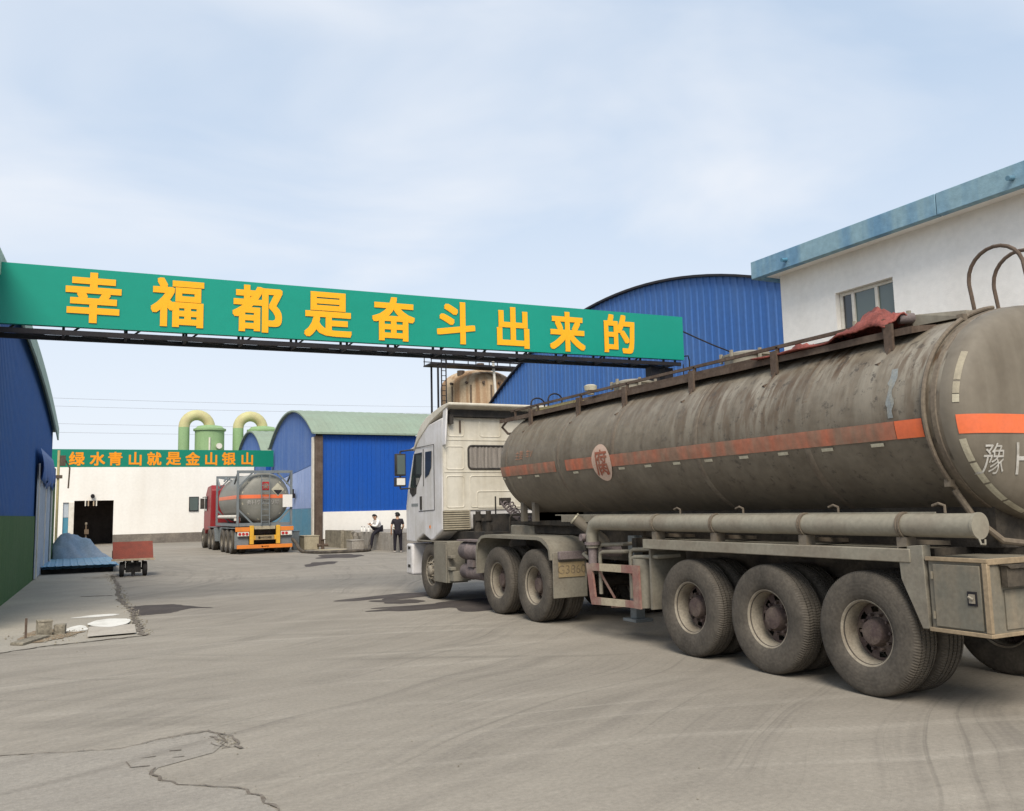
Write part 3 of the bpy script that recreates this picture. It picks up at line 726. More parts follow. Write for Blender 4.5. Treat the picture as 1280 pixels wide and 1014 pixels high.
YP = thing('service_pipe', 'thin yellowish upright pipe with tangled dark fittings at the left shed corner', 'pipe', (-.40, 39.2, 0))
MB().tube([(-.40, 39.2, 0), (-.40, 39.2, 4.4)], .05, 10).build('pipe', 'yellow_pipe', YP, smooth=True)
MB().box(-.54, -.25, 39.1, 39.5, 3.3, 3.42).box(-.45, -.15, 39.2, 39.5, 3.8, 4.2).tube([(-.40, 39.2, 3.9), (-.15, 39.3, 4.0), (0, 39.3, 3.7), (-.03, 39.3, 2.9)], .03, 8).build('fittings', 'rust_steel', YP)

# ------------------------------------------------------------------ the two banner signs
def banner(name, label, y, x0, x1, zb0, zb1, h, chars, xs, zs, size, bold, letter, green='sign_green'):
    t = thing(name, label, 'banner sign', ((x0 + x1) / 2, y, 0))
    k = lambda x: zb0 + (zb1 - zb0) * (x - x0) / (x1 - x0)
    m_ = MB(); m_.add([(x0, y, k(x0)), (x1, y, k(x1)), (x1, y, k(x1) + h), (x0, y, k(x0) + h), (x0, y + .12, k(x0)), (x1, y + .12, k(x1)), (x1, y + .12, k(x1) + h), (x0, y + .12, k(x0) + h)],
                      [(0, 1, 2, 3), (5, 4, 7, 6), (3, 2, 6, 7), (0, 4, 5, 1), (1, 5, 6, 2), (0, 3, 7, 4)])
    m_.build('panel', green, t)
    for c, x, z in zip(chars, xs, zs):
        sl = (zb1 - zb0) / (x1 - x0)
        glyph_mb(c, lambda u, v, d: (x + u, y - .004 - d, z + v + sl * u), size, bold, depth=.012).build('character', letter, t)
    return t, k

G1, k1 = banner('banner_sign', 'long green overhead banner with nine big yellow characters spanning the road', 17, -1.32, 13.26, 5.04, 5.20, 1.06,
                '幸福都是奋斗出来的', [.285, 1.685, 3.13, 4.5, 5.865, 7.26, 8.615, 9.995, 11.40],
                [5.595, 5.625, 5.63, 5.62, 5.64, 5.665, 5.66, 5.665, 5.71], .86, .03, 'sign_yellow')
m = MB()
for (yy, dz) in ((17.08, -.10), (17.62, -.10), (17.62, .75)):
    m.beam((-1.3, yy, k1(-1.3) + dz), (13.2, yy, k1(13.2) + dz), .07, .085)
n = 14
for i in range(n + 1):
    x = -1.2 + i * (14.3 / n); z = k1(x)
    m.beam((x, 17.08, z - .10), (x, 17.62, z - .10), .045, .045); m.beam((x, 17.62, z - .10), (x, 17.62, z + .75), .045, .045); m.beam((x, 17.16, z - .09), (x, 17.16, z + .6), .04, .04)
    if i < n:
        x2 = x + 14.3 / n; m.beam((x, 17.08, z - .10), (x2, 17.62, k1(x2) - .10), .035, .035); m.beam((x, 17.62, z - .10), (x2, 17.62, k1(x2) + .75), .035, .035)
m.build('truss', 'dark_steel', G1)
MB().box(12.42, 12.66, 17.20, 17.44, 0, 5.02).build('post', 'dark_steel', G1)
MB().box(12.82, 13.06, 17.20, 17.44, 0, 5.02).build('post', 'dark_steel', G1)
MB().tube([(13.3, 17.05, 5.3), (13.42, 17.05, 5.32), (13.45, 17.05, 5.2), (13.45, 17.05, 4.7)], .018, 6).tube([(13.26, 17.05, 4.62), (13.26, 17.05, 5.1)], .015, 6).build('bracket', 'dark_steel', G1)
tag(MB().tube([(13.26 + (16.9 - 13.26) * t, 17.1 + (15.4 - 17.1) * t, 5.95 - .9 * t - .35 * math.sin(math.pi * t)) for t in [i / 10 for i in range(11)]], .018, 6).build('cable', 'dark_steel'),
    'thin dark cable running from the banner end to the blue shed', 'cable')

G2, k2 = banner('banner_sign', 'small far green banner with ten orange characters across the end of the yard', 55, -.95, 11.18, 4.55, 4.58, 1.0,
                '绿水青山就是金山银山', [.34, 1.39, 2.30, 3.35, 4.37, 5.42, 6.48, 7.52, 8.53, 9.61],
                [5.02, 5.02, 5.03, 5.03, 5.04, 5.05, 5.05, 5.05, 5.06, 5.06], .73, .03, 'far_yellow', 'far_green')
MB().box(-.93, -.80, 55.14, 55.27, 0, 5.5).build('post', 'dark_steel', G2)
MB().beam((-.8, 55.2, 4.7), (11.2, 55.2, 4.7), .08, .08).beam((-.8, 55.2, 5.4), (11.2, 55.2, 5.4), .08, .08).build('rail', 'dark_steel', G2)

# ------------------------------------------------------------------ scrubber towers, tan tank, power lines
for i, x in enumerate((0, 4.05, 8.1)):
    t = thing('scrubber_tower', ['pale green scrubber tower with hooped duct, leftmost above the far banner', 'pale green scrubber tower with hooped duct next to the small blue gable', 'scrubber tower mostly hidden behind the middle blue shed'][i], 'scrubber', (9.7 + x, 72, 0), 'scrubber towers behind the far wall')
    MB().lathe([(0, 1.1), (8.25, 1.1), (8.25, 1.22), (8.4, 1.22), (8.42, 1.1), (8.62, .9), (8.7, .40)], 'Z', (9.7 + x, 72, 0), 32).build('vessel', 'scrub_green', t, smooth=True)
    pts = [(7.8 + x, 72, 0), (7.8 + x, 72, 8.5)]
    MB().tube(pts, .41, 20).build('duct', 'scrub_green', t, smooth=True)
    u = [(7.8 + x, 72, 8.5)] + [(8.75 + x - .95 * math.cos(R(a)), 72, 8.53 + .95 * math.sin(R(a))) for a in range(0, 181, 15)] + [(9.7 + x, 72, 8.45)]
    MB().tube(u, .41, 20).build('bend', 'scrub_tan', t, smooth=True)
    MB().tube([(9.55 + x, 70.85, 6.3), (9.55 + x, 70.85, 7.65)], .07, 8).tube([(10.25 + x, 70.95, 7.0), (10.25 + x, 70.7, 7.0)], .22, 14).build('fittings', 'white_metal', t, smooth=True)

TT = thing('storage_tank', 'rust streaked tan storage tank with ladder and walkway behind the truck cab', 'tank', (24.1, 53, 0))
tx, ty = 24.1, 53
prof = [(0, 2.45)] + [(9.6 + .0, 2.45)] + [(9.6 + 1.25 * math.sin(R(a)), 2.45 * math.cos(R(a)) ** .8) for a in range(10, 86, 8)] + [(10.86, .02)]
MB().lathe(prof, 'Z', (tx, ty, 0), 40).build('shell', 'tan_tank', TT, smooth=True)
m = MB()
for i in range(5):
    a = R(205 + i * 31); x, y = tx + 2.47 * math.cos(a), ty + 2.47 * math.sin(a); m.beam((x, y, 0), (x, y, 9.6), .12, .05)
m.build('stave', 'rust_streak', TT)
m = MB()
for i in range(6):
    a = R(205 + i * 25); m.tube([(tx + 2.44 * math.cos(a), ty + 2.44 * math.sin(a), 9.75), (tx + 2.62 * math.cos(a), ty + 2.62 * math.sin(a), 9.75)], .09, 8)
m.tube([(tx - .2, ty - 1, 10.5), (tx - .2, ty - 1, 11.2)], .25, 12).tube([(tx - 1.6, ty - 1, 10.3), (tx - 1.6, ty - 1, 10.65)], .25, 12)
m.build('nozzles', 'rust_steel', TT)
MB().tube([(24.35, 50.3, 6), (24.0, 50.3, 11.3)], .09, 8).build('white_pipe', 'white_metal', TT)
m = MB()
for x in (20.25, 20.55):
    m.beam((x, 49.8, 0), (x, 49.8, 11.3), .06, .06)
for i in range(36): m.beam((20.25, 49.8, .3 + i * .31), (20.55, 49.8, .3 + i * .31), .04, .04)
m.build('ladder', 'dark_steel', TT)
m = MB().box(19.6, 27.4, 49.9, 51.2, 10.62, 10.70)
for yy in (49.95, 51.15):
    for zz in (10.95, 11.22): m.beam((19.6, yy, zz), (27.4, yy, zz), .05, .05)
    for i in range(6): m.beam((19.65 + i * 1.5, yy, 10.7), (19.65 + i * 1.5, yy, 11.22), .05, .05)
for x in (20.1, 27.2):
    for yy in (50, 51.1): m.beam((x, yy, 0), (x, yy, 10.62), .1, .1)
m.build('walkway', 'dark_steel', TT)

for i, (z, y) in enumerate(((14.0, 100), (13.3, 101), (11.4, 100), (10.6, 101))):
    pts = [(-25 + 90 * t, y, z + .9 * t - .5 * math.sin(math.pi * t)) for t in [j / 16 for j in range(17)]]
    tag(MB().tube(pts, .013, 5).build('power_line', 'wire'), ['topmost thin power line across the hazy sky over the yard end', 'second thin power line from the top over the yard end', 'third thin power line from the top over the yard end', 'lowest thin power line just above the far banner'][i], 'power line', 'power lines beyond the yard')
for x in (-25, 65):
    t = thing('utility_pole', 'grey utility pole far beyond the yard at the %s end of the power lines' % ('left' if x < 0 else 'right'), 'pole', (x, 100.5, 0))
    MB().tube([(x, 100.5, 0), (x, 100.5, 15.4)], [.2, .13], 10).build('shaft', 'concrete', t, smooth=True)
    MB().beam((x, 99.6, 14.1 if x < 0 else 15), (x, 101.4, 14.1 if x < 0 else 15), .1, .1).beam((x, 99.6, 11 if x < 0 else 12), (x, 101.4, 11 if x < 0 else 12), .1, .1).build('crossarm', 'dark_steel', t)

# ------------------------------------------------------------------ wheels
def make_wheel(parent, loc, style='dual'):
    wl = MB()
    n = 48
    if style == 'dual':
        rings = [.255, .225, .175, .13]; xs = [.055, .045, .045, .035]
        hubp = [(.045, .13), (-.02, .118), (-.05, .105), (-.055, .085), (-.06, .06), (-.062, .0)]
        nh, r0 = 8, 1
    else:
        rings = [.262, .225, .18, .145]; xs = [-.035, -.085, -.115, -.12]
        hubp = [(-.10, .12), (-.15, .10), (-.17, .085), (-.18, .05), (-.182, 0)]
        nh, r0 = 10, 1
    vs, fs = [], []
    for x, r in zip(xs, rings):
        for k in range(n):
            t = 2 * math.pi * k / n; vs.append((x, r * math.cos(t), r * math.sin(t)))
    for i in range(len(rings) - 1):
        for k in range(n):
            if i == r0 and (k * nh / n) % 1 < .45 and nh: continue
            k2 = (k + 1) % n; fs.append((i * n + k, i * n + k2, (i + 1) * n + k2, (i + 1) * n + k))
    wl.add(vs, fs)
    wl.lathe(hubp, 'X', (0, 0, 0), 24)
    for k in range(10):
        t = 2 * math.pi * k / 10; y, z = .155 * math.cos(t), .155 * math.sin(t); x = .04 if style == 'dual' else -.118
        wl.tube([(x, y, z), (x - .045, y, z)], .014, 6)
    wh = wl.build('wheel', 'hub' if style == 'dual' else 'rim', parent, local=True, smooth=True)
    wh.location = Vector(loc) - wloc(parent)
    pr = [(-.100, .285), (-.122, .297), (-.140, .34), (-.1475, .40), (-.146, .45), (-.141, .49), (-.134, .515), (-.122, .533), (-.105, .541)]
    for gx in (-.078, -.026, .026, .078):
        pr += [(gx - .008, .546), (gx - .005, .532), (gx + .005, .532), (gx + .008, .546)]
    pr += [(-a, b) for a, b in pr[8::-1]]
    MB().lathe(pr + [(.1, .27), (-.1, .27)], 'X', (0, 0, 0), 64, closed=True).build('tyre', 'tyre', wh, smooth=True, local=True, auto=50)
    inn = .06 if style == 'dual' else -.03
    MB().lathe([(-.104, .300), (-.116, .298), (-.119, .290), (-.112, .280), (-.098, .274), (-.06, .262), (inn, .255), (.11, .268), (.11, .276), (-.098, .286)], 'X', (0, 0, 0), 48, closed=True).build('rim', 'rim', wh, smooth=True, local=True)
    return wh

# ------------------------------------------------------------------ the dusty tanker
XC = 7.6
TK = thing('tanker_truck', 'big dusty grey brown tanker truck with white cab parked along the right side', 'tanker truck', (XC, 10, 0))
proto = make_wheel(TK, (6.35 + .148, 8.28, .545))
def put_wheel(src, parent, x, y, z=.545, rot=0.0, spin=0.0):
    c = copy_tree(src, parent); c.location = Vector((x, y, z)) - wloc(parent); c.rotation_euler = (spin, 0, rot); return c
for y in (8.28, 7.03, 5.78):
    if y != 8.28: put_wheel(proto, TK, 6.498, y, spin=y * 1.3)
    put_wheel(proto, TK, 6.84, y, rot=math.pi)
    put_wheel(proto, TK, 8.36, y); put_wheel(proto, TK, 8.702, y, rot=math.pi)
for y in (13.35, 12.08):
    put_wheel(proto, TK, 6.50, y, spin=y); put_wheel(proto, TK, 6.84, y, rot=math.pi)
    put_wheel(proto, TK, 8.36, y); put_wheel(proto, TK, 8.70, y, rot=math.pi)
fw = make_wheel(TK, (6.53, 16.42, .545), 'front')
put_wheel(fw, TK, 8.67, 16.42, rot=math.pi)

TA, TB, TZ = 1.25, .95, 2.45
YR, YF, DR, DF, PW = 4.84, 13.0, .30, .55, 2.3
PR = 3.2
def rho(y):
    if y < YR: return max(0, 1 - ((YR - y) / DR) ** PR) ** (1 / PR)
    if y > YF: return max(0, 1 - ((y - YF) / DF) ** PW) ** (1 / PW)
    return 1.0
def side(y, z, off=0.0, sgn=-1):
    r = rho(y); q = r * r - ((z - TZ) / TB) ** 2
    return (XC + sgn * (TA * math.sqrt(max(q, 0)) + off), y, z)
def cap(x, z, off=0.0):
    p = math.sqrt(((x - XC) / TA) ** 2 + ((z - TZ) / TB) ** 2)
    return (x, YR - DR * max(0, 1 - min(p, 1) ** PR) ** (1 / PR) - off, z)
def ell(t, y, off=0.0):   # t = 0 at the left flank, 90 at the top
    return (XC - (TA + off) * math.cos(R(t)), y, TZ + (TB + off) * math.sin(R(t)))
def tank_mesh(ys, n=96):
    vs = []
    for y in ys:
        r = max(rho(y), .004)
        for k in range(n):
            t = 2 * math.pi * k / n
            dent = .006 * math.sin(y * 1.7 + 2 * math.sin(t * 2)) * math.sin(y * .8)
            vs.append((XC - TA * r * math.cos(t) * (1 + dent * .6), y, TZ + TB * r * math.sin(t) * (1 + dent * .4)))
    m_ = len(ys); fs = [(i * n + k, i * n + (k + 1) % n, (i + 1) * n + (k + 1) % n, (i + 1) * n + k) for i in range(m_ - 1) for k in range(n)]
    fs += [tuple(range(n)), tuple((m_ - 1) * n + k for k in range(n))]
    return MB().add(vs, fs)
dish = [math.sin(R(a)) for a in range(0, 91, 5)]
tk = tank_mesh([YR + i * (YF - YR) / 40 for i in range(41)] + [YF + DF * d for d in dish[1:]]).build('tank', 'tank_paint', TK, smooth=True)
tank_mesh([YR - DR * d for d in dish][::-1] + [YR + .02]).build('tank_end', 'tank_end', tk, smooth=True)
def ring(y, w_, off, t0=-80, t1=260, mb_=None):
    mb_ = mb_ or MB(); n = 72
    prof = [(y - w_, -.01), (y - w_ * .6, off), (y + w_ * .6, off), (y + w_, -.01)]
    ts = [t0 + (t1 - t0) * i / n for i in range(n + 1)]
    return mb_.grid(lambda t, q: ell(t, q[0], q[1]), ts, prof)
for y in (4.90, 6.35, 8.02, 9.75, 11.2, 12.9): ring(y, .06 if y > 5.1 else .034, .003 if y > 5.1 else .007).build('weld_seam', 'seam' if y < 5 else 'weld', tk, smooth=True)
m = MB()
m.tube([ell(t, 4.975, .025) for t in range(-42, 82, 4)], .020, 8)
m.tube([ell(-42, 4.985, .035), (6.75, 4.9, 1.55), (6.95, 4.8, 1.36), (7.2, 4.65, 1.32)], .028, 8)
for t in (-38, 58): m.box(*[c for q in zip([a - .03 for a in ell(t, 4.985, .03)], [a + .03 for a in ell(t, 4.985, .03)]) for c in q])
m.build('drain_hose', 'seam', tk, smooth=True)
# reflective stripe with a worn gap, cleaner towards the tail
m = MB()
for (a, b) in ((5.30, 10.98), (11.28, 13.45)):
    m = MB(); k = 60; m.grid(lambda y, z: side(y, z, .0055), [a + (b - a) * i / k for i in range(k + 1)], [2.235 + .155 * j / 4 for j in range(5)])
    m.build('reflective_stripe', 'stripe', tk, smooth=True)
m = MB(); m.grid(lambda y, z: side(y, z, .0055), [5.02 + .275 * i / 8 for i in range(9)], [2.235 + .155 * j / 4 for j in range(5)])
m.build('reflective_stripe', 'stripe_clean', tk, smooth=True)
m = MB(); m.grid(lambda x, z: cap(XC + x * TA * math.sqrt(1 - ((z - TZ) / TB) ** 2), z, .006), [-.985 + 1.97 * i / 80 for i in range(81)], [2.235 + .155 * j / 4 for j in range(5)])
m.build('reflective_stripe', 'stripe_clean', tk, smooth=True)
for i in range(14):
    y = 5.45 + i * .58
    if 10.9 < y < 11.3: continue
    m = MB(); m.grid(lambda yy, z: side(yy, z, .007), [y + .14 * j / 3 for j in range(4)], [2.185, 2.2, 2.215])
    m.build('reflector', 'tape_white', tk)
def tape(t, k): return cap(XC - TA * k * math.cos(R(t)), TZ + TB * k * math.sin(R(t)), .006)
for (a, b) in ((-16, -28), (-29, -41), (-42, -54), (-55, -67), (-68, -80), (-82, -94), (2.5, 6.5), (7, 13), (14, 30)):
    m = MB(); m.grid(lambda t, k: tape(t, k), [a + (b - a) * i / 6 for i in range(7)], [.968, .979, .990])
    m.build('reflective_tape', 'tape_white' if a < 5 else 'tape_dusty', tk)
# peeled paint and writing
for (y0, y1, z0, z1, mt, sd) in ((5.22, 5.36, 2.46, 2.90, 'tape_white', 3), (5.26, 5.40, 2.42, 2.86, 'faded_sheet', 4), (6.05, 6.5, 2.75, 2.98, 'rust_streak', 5)):
    rnd = random.Random(sd); m = MB(); n = 14
    l = [side(y0 + .03 + rnd.uniform(0, .02) + .012 * math.sin(i), z0 + (z1 - z0) * i / n, .004 + sd * .0004) for i in range(n + 1)]
    q = [side(y1 - .02 - rnd.uniform(0, .03) * (1 if mt != 'tape_white' else 1.4), z0 + (z1 - z0) * i / n, .004 + sd * .0004) for i in range(n + 1)]
    m.add(l + q, [(i, i + 1, n + 2 + i, n + 1 + i) for i in range(n)])
    if mt == 'faded_sheet': m.build('peeled_paint', 'peeled', tk)
m = MB(); n = 40; yc, zc = 10.02, 2.30
vs = [side(yc, zc, .011)]; fs = []
for k in (1, 2, 3):
    for i in range(n):
        t = 2 * math.pi * i / n; vs.append(side(yc + .235 * k / 3 * math.cos(t), zc + .245 * k / 3 * math.sin(t), .011))
fs += [(0, 1 + i, 1 + (i + 1) % n) for i in range(n)]
for k in (0, 1): fs += [(1 + k * n + i, 1 + k * n + (i + 1) % n, 1 + (k + 1) * n + (i + 1) % n, 1 + (k + 1) * n + i) for i in range(n)]
m.add(vs, fs).build('oval_emblem', 'oval_pink', tk, smooth=True)
glyph_mb('腐', lambda u, v, d: side(yc - u * .92, zc + v, .014 + d), .34, .012, sub=.09).build('writing', 'oval_red', tk)
glyph_mb('主要', lambda u, v, d: side(12.42 - u * .9, 2.545 + v, .007), .14, .0, sub=.3).build('writing', 'faint_red', tk)
glyph_mb('车V', lambda u, v, d: side(12.08 - u * .9, 2.55 + v, .007), .14, .0, sub=.3).build('writing', 'faint_red', tk)
glyph_mb('豫', lambda u, v, d: cap(6.665 + u * .72, 2.03 + v, .007 + d), .25, 0, sub=.12).build('writing', 'letter_white', tk)
glyph_mb('H', lambda u, v, d: cap(6.96 + u * .75, 2.03 + v, .007 + d), .26, 0, sub=.12).build('writing', 'letter_white', tk)

# wing gutter, rail and brackets along the top
def wing(sg):
    X = lambda x: XC + sg * (XC - x)
    return X
for sg, nm in ((-1, 1), (1, 2)):
    f = (lambda x: x) if sg == -1 else (lambda x: 2 * XC - x)
    m = MB(); n = 30; ysw = [5.30 + (13.75 - 5.30) * i / n for i in range(n + 1)]; rnd = random.Random(nm)
    secs = [(6.67, 3.255), (6.67, 3.19), (7.06, 3.265), (7.06, 3.30)]
    vs = []
    for y in ysw:
        j = rnd.uniform(-.006, .006)
        for x, z in secs: vs.append((f(x) + j, y, z + j * .6))
    fs = [(i * 4 + k, i * 4 + (k + 1) % 4, (i + 1) * 4 + (k + 1) % 4, (i + 1) * 4 + k) for i in range(n) for k in range(4)] + [(0, 1, 2, 3), (n * 4, n * 4 + 3, n * 4 + 2, n * 4 + 1)]
    m.add(vs, fs).build('side_gutter', 'rust_steel', tk)
    m = MB(); m.beam((f(6.70), 5.6, 3.36), (f(6.70), 13.35, 3.36), .03, .035)
    for y in (13.2, 12.4, 11.05, 9.84, 8.4, 7.0, 5.62): m.beam((f(6.70), y, 3.25), (f(6.70), y, 3.36), .03, .03)
    m.build('top_rail', 'rust_steel', tk)
    for y in (12.55, 11.05, 9.84, 8.4, 7.0, 5.53):
        m = MB(); m.box(min(f(6.63), f(6.66)), max(f(6.63), f(6.66)), y - .045, y + .045, 3.06, 3.31)
        m.beam((f(6.645), y, 3.08), (f(6.60), y + .02, 2.97), .05, .03); m.beam((f(6.60), y + .02, 2.97), (f(6.52), y + .05, 2.93), .05, .03)
        m.build('bracket', 'rust_steel', tk)
m = MB()
m.tube([(6.68, 13.5, 3.2), (6.70, 13.72, 3.12), (6.75, 13.60, 3.0), (6.85, 13.35, 2.98)], .022, 8)
m.build('bracket', 'rust_steel', tk)
MB().box(7.02, 8.18, 5.3, 13.2, 3.33, 3.375).build('top_deck', 'rust_steel', tk)
for y in (11.0, 8.45, 6.3):
    m = MB(); m.lathe([(3.36, .30), (3.52, .30), (3.53, .33), (3.56, .33), (3.60, .20), (3.62, .0)], 'Z', (XC, y, 0), 24)
    for k in range(6):
        t = 2 * math.pi * k / 6 + .2; m.tube([(XC + .34 * math.cos(t), y + .34 * math.sin(t), 3.48), (XC + .34 * math.cos(t), y + .34 * math.sin(t), 3.60)], .025, 6)
    m.build('manhole', 'pipe', tk, smooth=True)
MB().lathe([(3.37, .05), (3.42, .05), (3.43, .09), (3.5, .1), (3.52, .06), (3.52, 0)], 'Z', (6.9, 11.1, 0), 16).build('vent_cap', 'tape_white', tk, smooth=True)
MB().box(6.72, 6.95, 11.3, 12.5, 3.27, 3.31).build('plank', 'yellow_pipe', tk)
for y in (13.1, 12.5):
    MB().tube([(6.95, y, 3.25)] + [(6.95 + .13 * (1 - math.cos(R(a))), y, 3.47 + .1 * math.sin(R(a))) for a in range(0, 181, 20)] + [(7.21, y, 3.3)], .013, 7).build('grab_hoop', 'dark_steel', tk, smooth=True)
for x in (7.50, 7.86):
    pts = [(x, 5.25, 3.33), (x, 5.30, 3.70)] + [(x, 5.03 + .27 * math.cos(R(a)), 3.74 + .26 * math.sin(R(a))) for a in range(0, 181, 15)] + [(x, 4.72, 3.45), (x, 4.62, 2.9), (x, 4.58, 2.2)]
    MB().tube(pts, .018, 8).box(x - .04, x + .04, 5.21, 5.29, 3.37, 3.39).build('ladder_hoop', 'rust_steel', tk, smooth=True)
MB().add([(7.0, 5.55, 3.32), (8.2, 5.55, 3.32), (8.25, 4.98, 3.40), (6.98, 4.98, 3.30), (7.0, 5.55, 3.43), (8.2, 5.55, 3.43), (8.2, 5.0, 3.45), (7.0, 5.0, 3.36)],
         [(0, 1, 2, 3), (4, 5, 6, 7), (0, 4, 5, 1), (1, 5, 6, 2), (2, 6, 7, 3), (3, 7, 4, 0)]).build('end_plate', 'pipe', tk)
MB().tube([(6.9, 5.62, 3.40), (7.02, 5.55, 3.40)], .05, 12).build('vent_stub', 'purple_grey', tk, smooth=True)

# chassis below the tank
m = MB().box(6.95, 8.25, 4.85, 13.1, 1.30, 1.72).box(7.05, 7.2, 4.6, 13.6, .95, 1.3).box(8.0, 8.15, 4.6, 13.6, .95, 1.3)
for y in (5.2, 6.4, 7.65, 8.9, 9.6): m.box(6.55, 8.65, y - .05, y + .05, 1.18, 1.30)
for y in (8.28, 7.03, 5.78, 13.35, 12.08): m.tube([(6.6, y, .545), (8.6, y, .545)], .09, 10).box(7.0, 7.22, y - .55, y + .55, .70, .80).box(7.98, 8.2, y - .55, y + .55, .70, .80).box(6.95, 7.25, y - .12, y + .12, .62, .98).box(7.95, 8.25, y - .12, y + .12, .62, .98)
m.box(7.1, 7.25, 13.0, 17.3, .75, 1.02).box(7.95, 8.1, 13.0, 17.3, .75, 1.02)
m.build('chassis', 'chassis', TK)
MB().box(6.62, 6.66, 5.3, 11.6, 1.50, 1.60).beam((6.41, 5.0, 1.605), (6.41, 11.4, 1.605), .012, .012).build('skirt_line', 'pipe', TK)
m = MB()
m.add([(6.85, 13.75, 1.45), (8.35, 13.75, 1.45), (8.35, 11.6, 1.43), (6.85, 11.6, 1.43), (6.85, 13.75, 1.50), (8.35, 13.75, 1.50), (8.35, 11.6, 1.52), (6.85, 11.6, 1.52)], [(0, 3, 2, 1), (4, 5, 6, 7), (0, 1, 5, 4), (1, 2, 6, 5), (2, 3, 7, 6), (3, 0, 4, 7)])
m.prism([(11.6, 1.50), (11.6, 1.36), (9.9, .92), (9.9, 1.5)], 'X', 6.9, 8.3)
m.box(6.95, 8.2, 11.5, 13.1, 1.5, 1.72)
m.build('coupling_plate', 'chassis', TK)
MB().lathe([(1.27, .0), (1.27, .40), (1.285, .42), (1.42, .42), (1.435, .40), (1.44, 0)], 'Z', (7.16, 13.45, 0), 28).build('turntable', 'pipe', TK, smooth=True)
for y in (13.0, 12.6):
    m = MB(); m.prism([(y - .05, 1.9), (y + .05, 1.9), (y + .05, 1.5), (y - .05, 1.5)], 'X', 6.68, 6.76)
    m.build('saddle_bracket', 'tank_end', TK)
# long hose tube with straps, elbow and hinged cap
hp = MB().tube([(6.40, 4.62, 1.50), (6.40, 10.12, 1.50)], .098, 24).build('hose_tube', 'pipe', TK, smooth=True)
MB().tube([(6.40, 10.1, 1.50), (6.40, 10.22, 1.50), (6.40, 10.33, 1.46), (6.40, 10.38, 1.36), (6.40, 10.38, 1.16)], [.098, .098, .09, .085, .085], 18).build('elbow', 'pipe', hp, smooth=True)
MB().tube([(6.40, 4.60, 1.50), (6.40, 4.622, 1.50)], .106, 24).tube([(6.36, 4.59, 1.40), (6.35, 4.57, 1.36), (6.40, 4.57, 1.355), (6.43, 4.59, 1.39)], .008, 6).build('cap', 'pipe', hp, smooth=True)
for y in (8.86, 7.76, 6.44, 5.30):
    s_ = MB()
    s_.lathe([(-.022, .101), (-.022, .114), (-.008, .114), (-.004, .106), (.004, .106), (.008, .114), (.022, .114), (.022, .101)], 'Y', (6.40, y, 1.50), 24, closed=True)
    s_.box(6.34, 6.46, y - .05, y + .05, 1.30, 1.40).beam((6.42, y, 1.36), (6.95, y + .02, 1.33), .05, .04)
    s_.build('strap', 'weld', hp)
    MB().tube([(6.5, y - .32, 1.60), (6.5, y - .32, 1.66), (6.5, y - .26, 1.68), (6.5, y - .2, 1.66)], .012, 6).build('hook', 'seam', hp)
MB().box(6.33, 6.42, 5.22, 9.1, 1.19, 1.305).box(6.42, 6.9, 5.22, 9.1, 1.28, 1.30).build('side_beam', 'pipe', TK, bev=.008)
MB().box(6.42, 6.95, 9.06, 9.10, .45, 1.19).tube([(6.5, 9.35, .45), (6.5, 9.35, 1.05)], .13, 16).build('mud_guard', 'fender', TK, smooth=True)
MB().prism([(5.34, 1.19), (5.34, 1.32), (5.10, 1.34), (5.085, .66), (5.15, .655), (5.33, 1.05)], 'X', 6.34, 6.44).build('bracket_plate', 'fender', TK, bev=.006)
bx = MB().box(6.36, 7.05, 4.545, 5.075, .645, 1.245).build('tool_box', 'box_grey', TK, bev=.012)
MB().box(6.342, 6.36, 4.60, 5.02, .69, 1.19).build('door', 'box_grey', bx, bev=.006)
m = MB()
for z0 in (1.215, .645): m.box(6.335, 6.37, 4.53, 5.08, z0, z0 + .032)
m.box(6.335, 6.372, 4.53, 4.575, .68, 1.213)
m.box(6.345, 7.4, 4.525, 4.548, .645, .675).box(6.345, 7.4, 4.525, 4.548, 1.20, 1.247)
m.build('edge_trim', 'box_edge', bx, bev=.004)
MB().box(6.334, 6.343, 4.635, 4.715, .88, .99).build('latch', 'dark_steel', bx); MB().tube([(6.325, 4.66, .93), (6.325, 4.70, .95)], .012, 6).box(6.327, 6.334, 4.65, 4.70, .90, .97).build('handle', 'rim', bx)
for z in (.78, 1.10): MB().tube([(6.340, 5.03, z - .03), (6.340, 5.03, z + .03)], .012, 8).build('hinge', 'box_grey', bx)
lm = MB().box(6.50, 6.93, 4.48, 4.53, 1.03, 1.19).prism([(6.48, 1.195), (6.95, 1.195), (6.92, 1.0), (6.90, 1.0), (6.93, 1.17), (6.52, 1.17)], 'Y', 4.46, 4.545)
lm.build('lamp_recess', 'chassis', bx)
MB().box(6.53, 6.98, 4.534, 4.542, .70, 1.0).build('back_panel', 'box_grey', bx)
MB().box(7.02, 7.16, 4.44, 4.545, .78, 1.25).box(7.16, 8.1, 4.5, 4.62, 1.0, 1.24).box(8.1, 8.84, 4.545, 5.075, .645, 1.245).build('rear_beam', 'box_edge', TK, bev=.008)
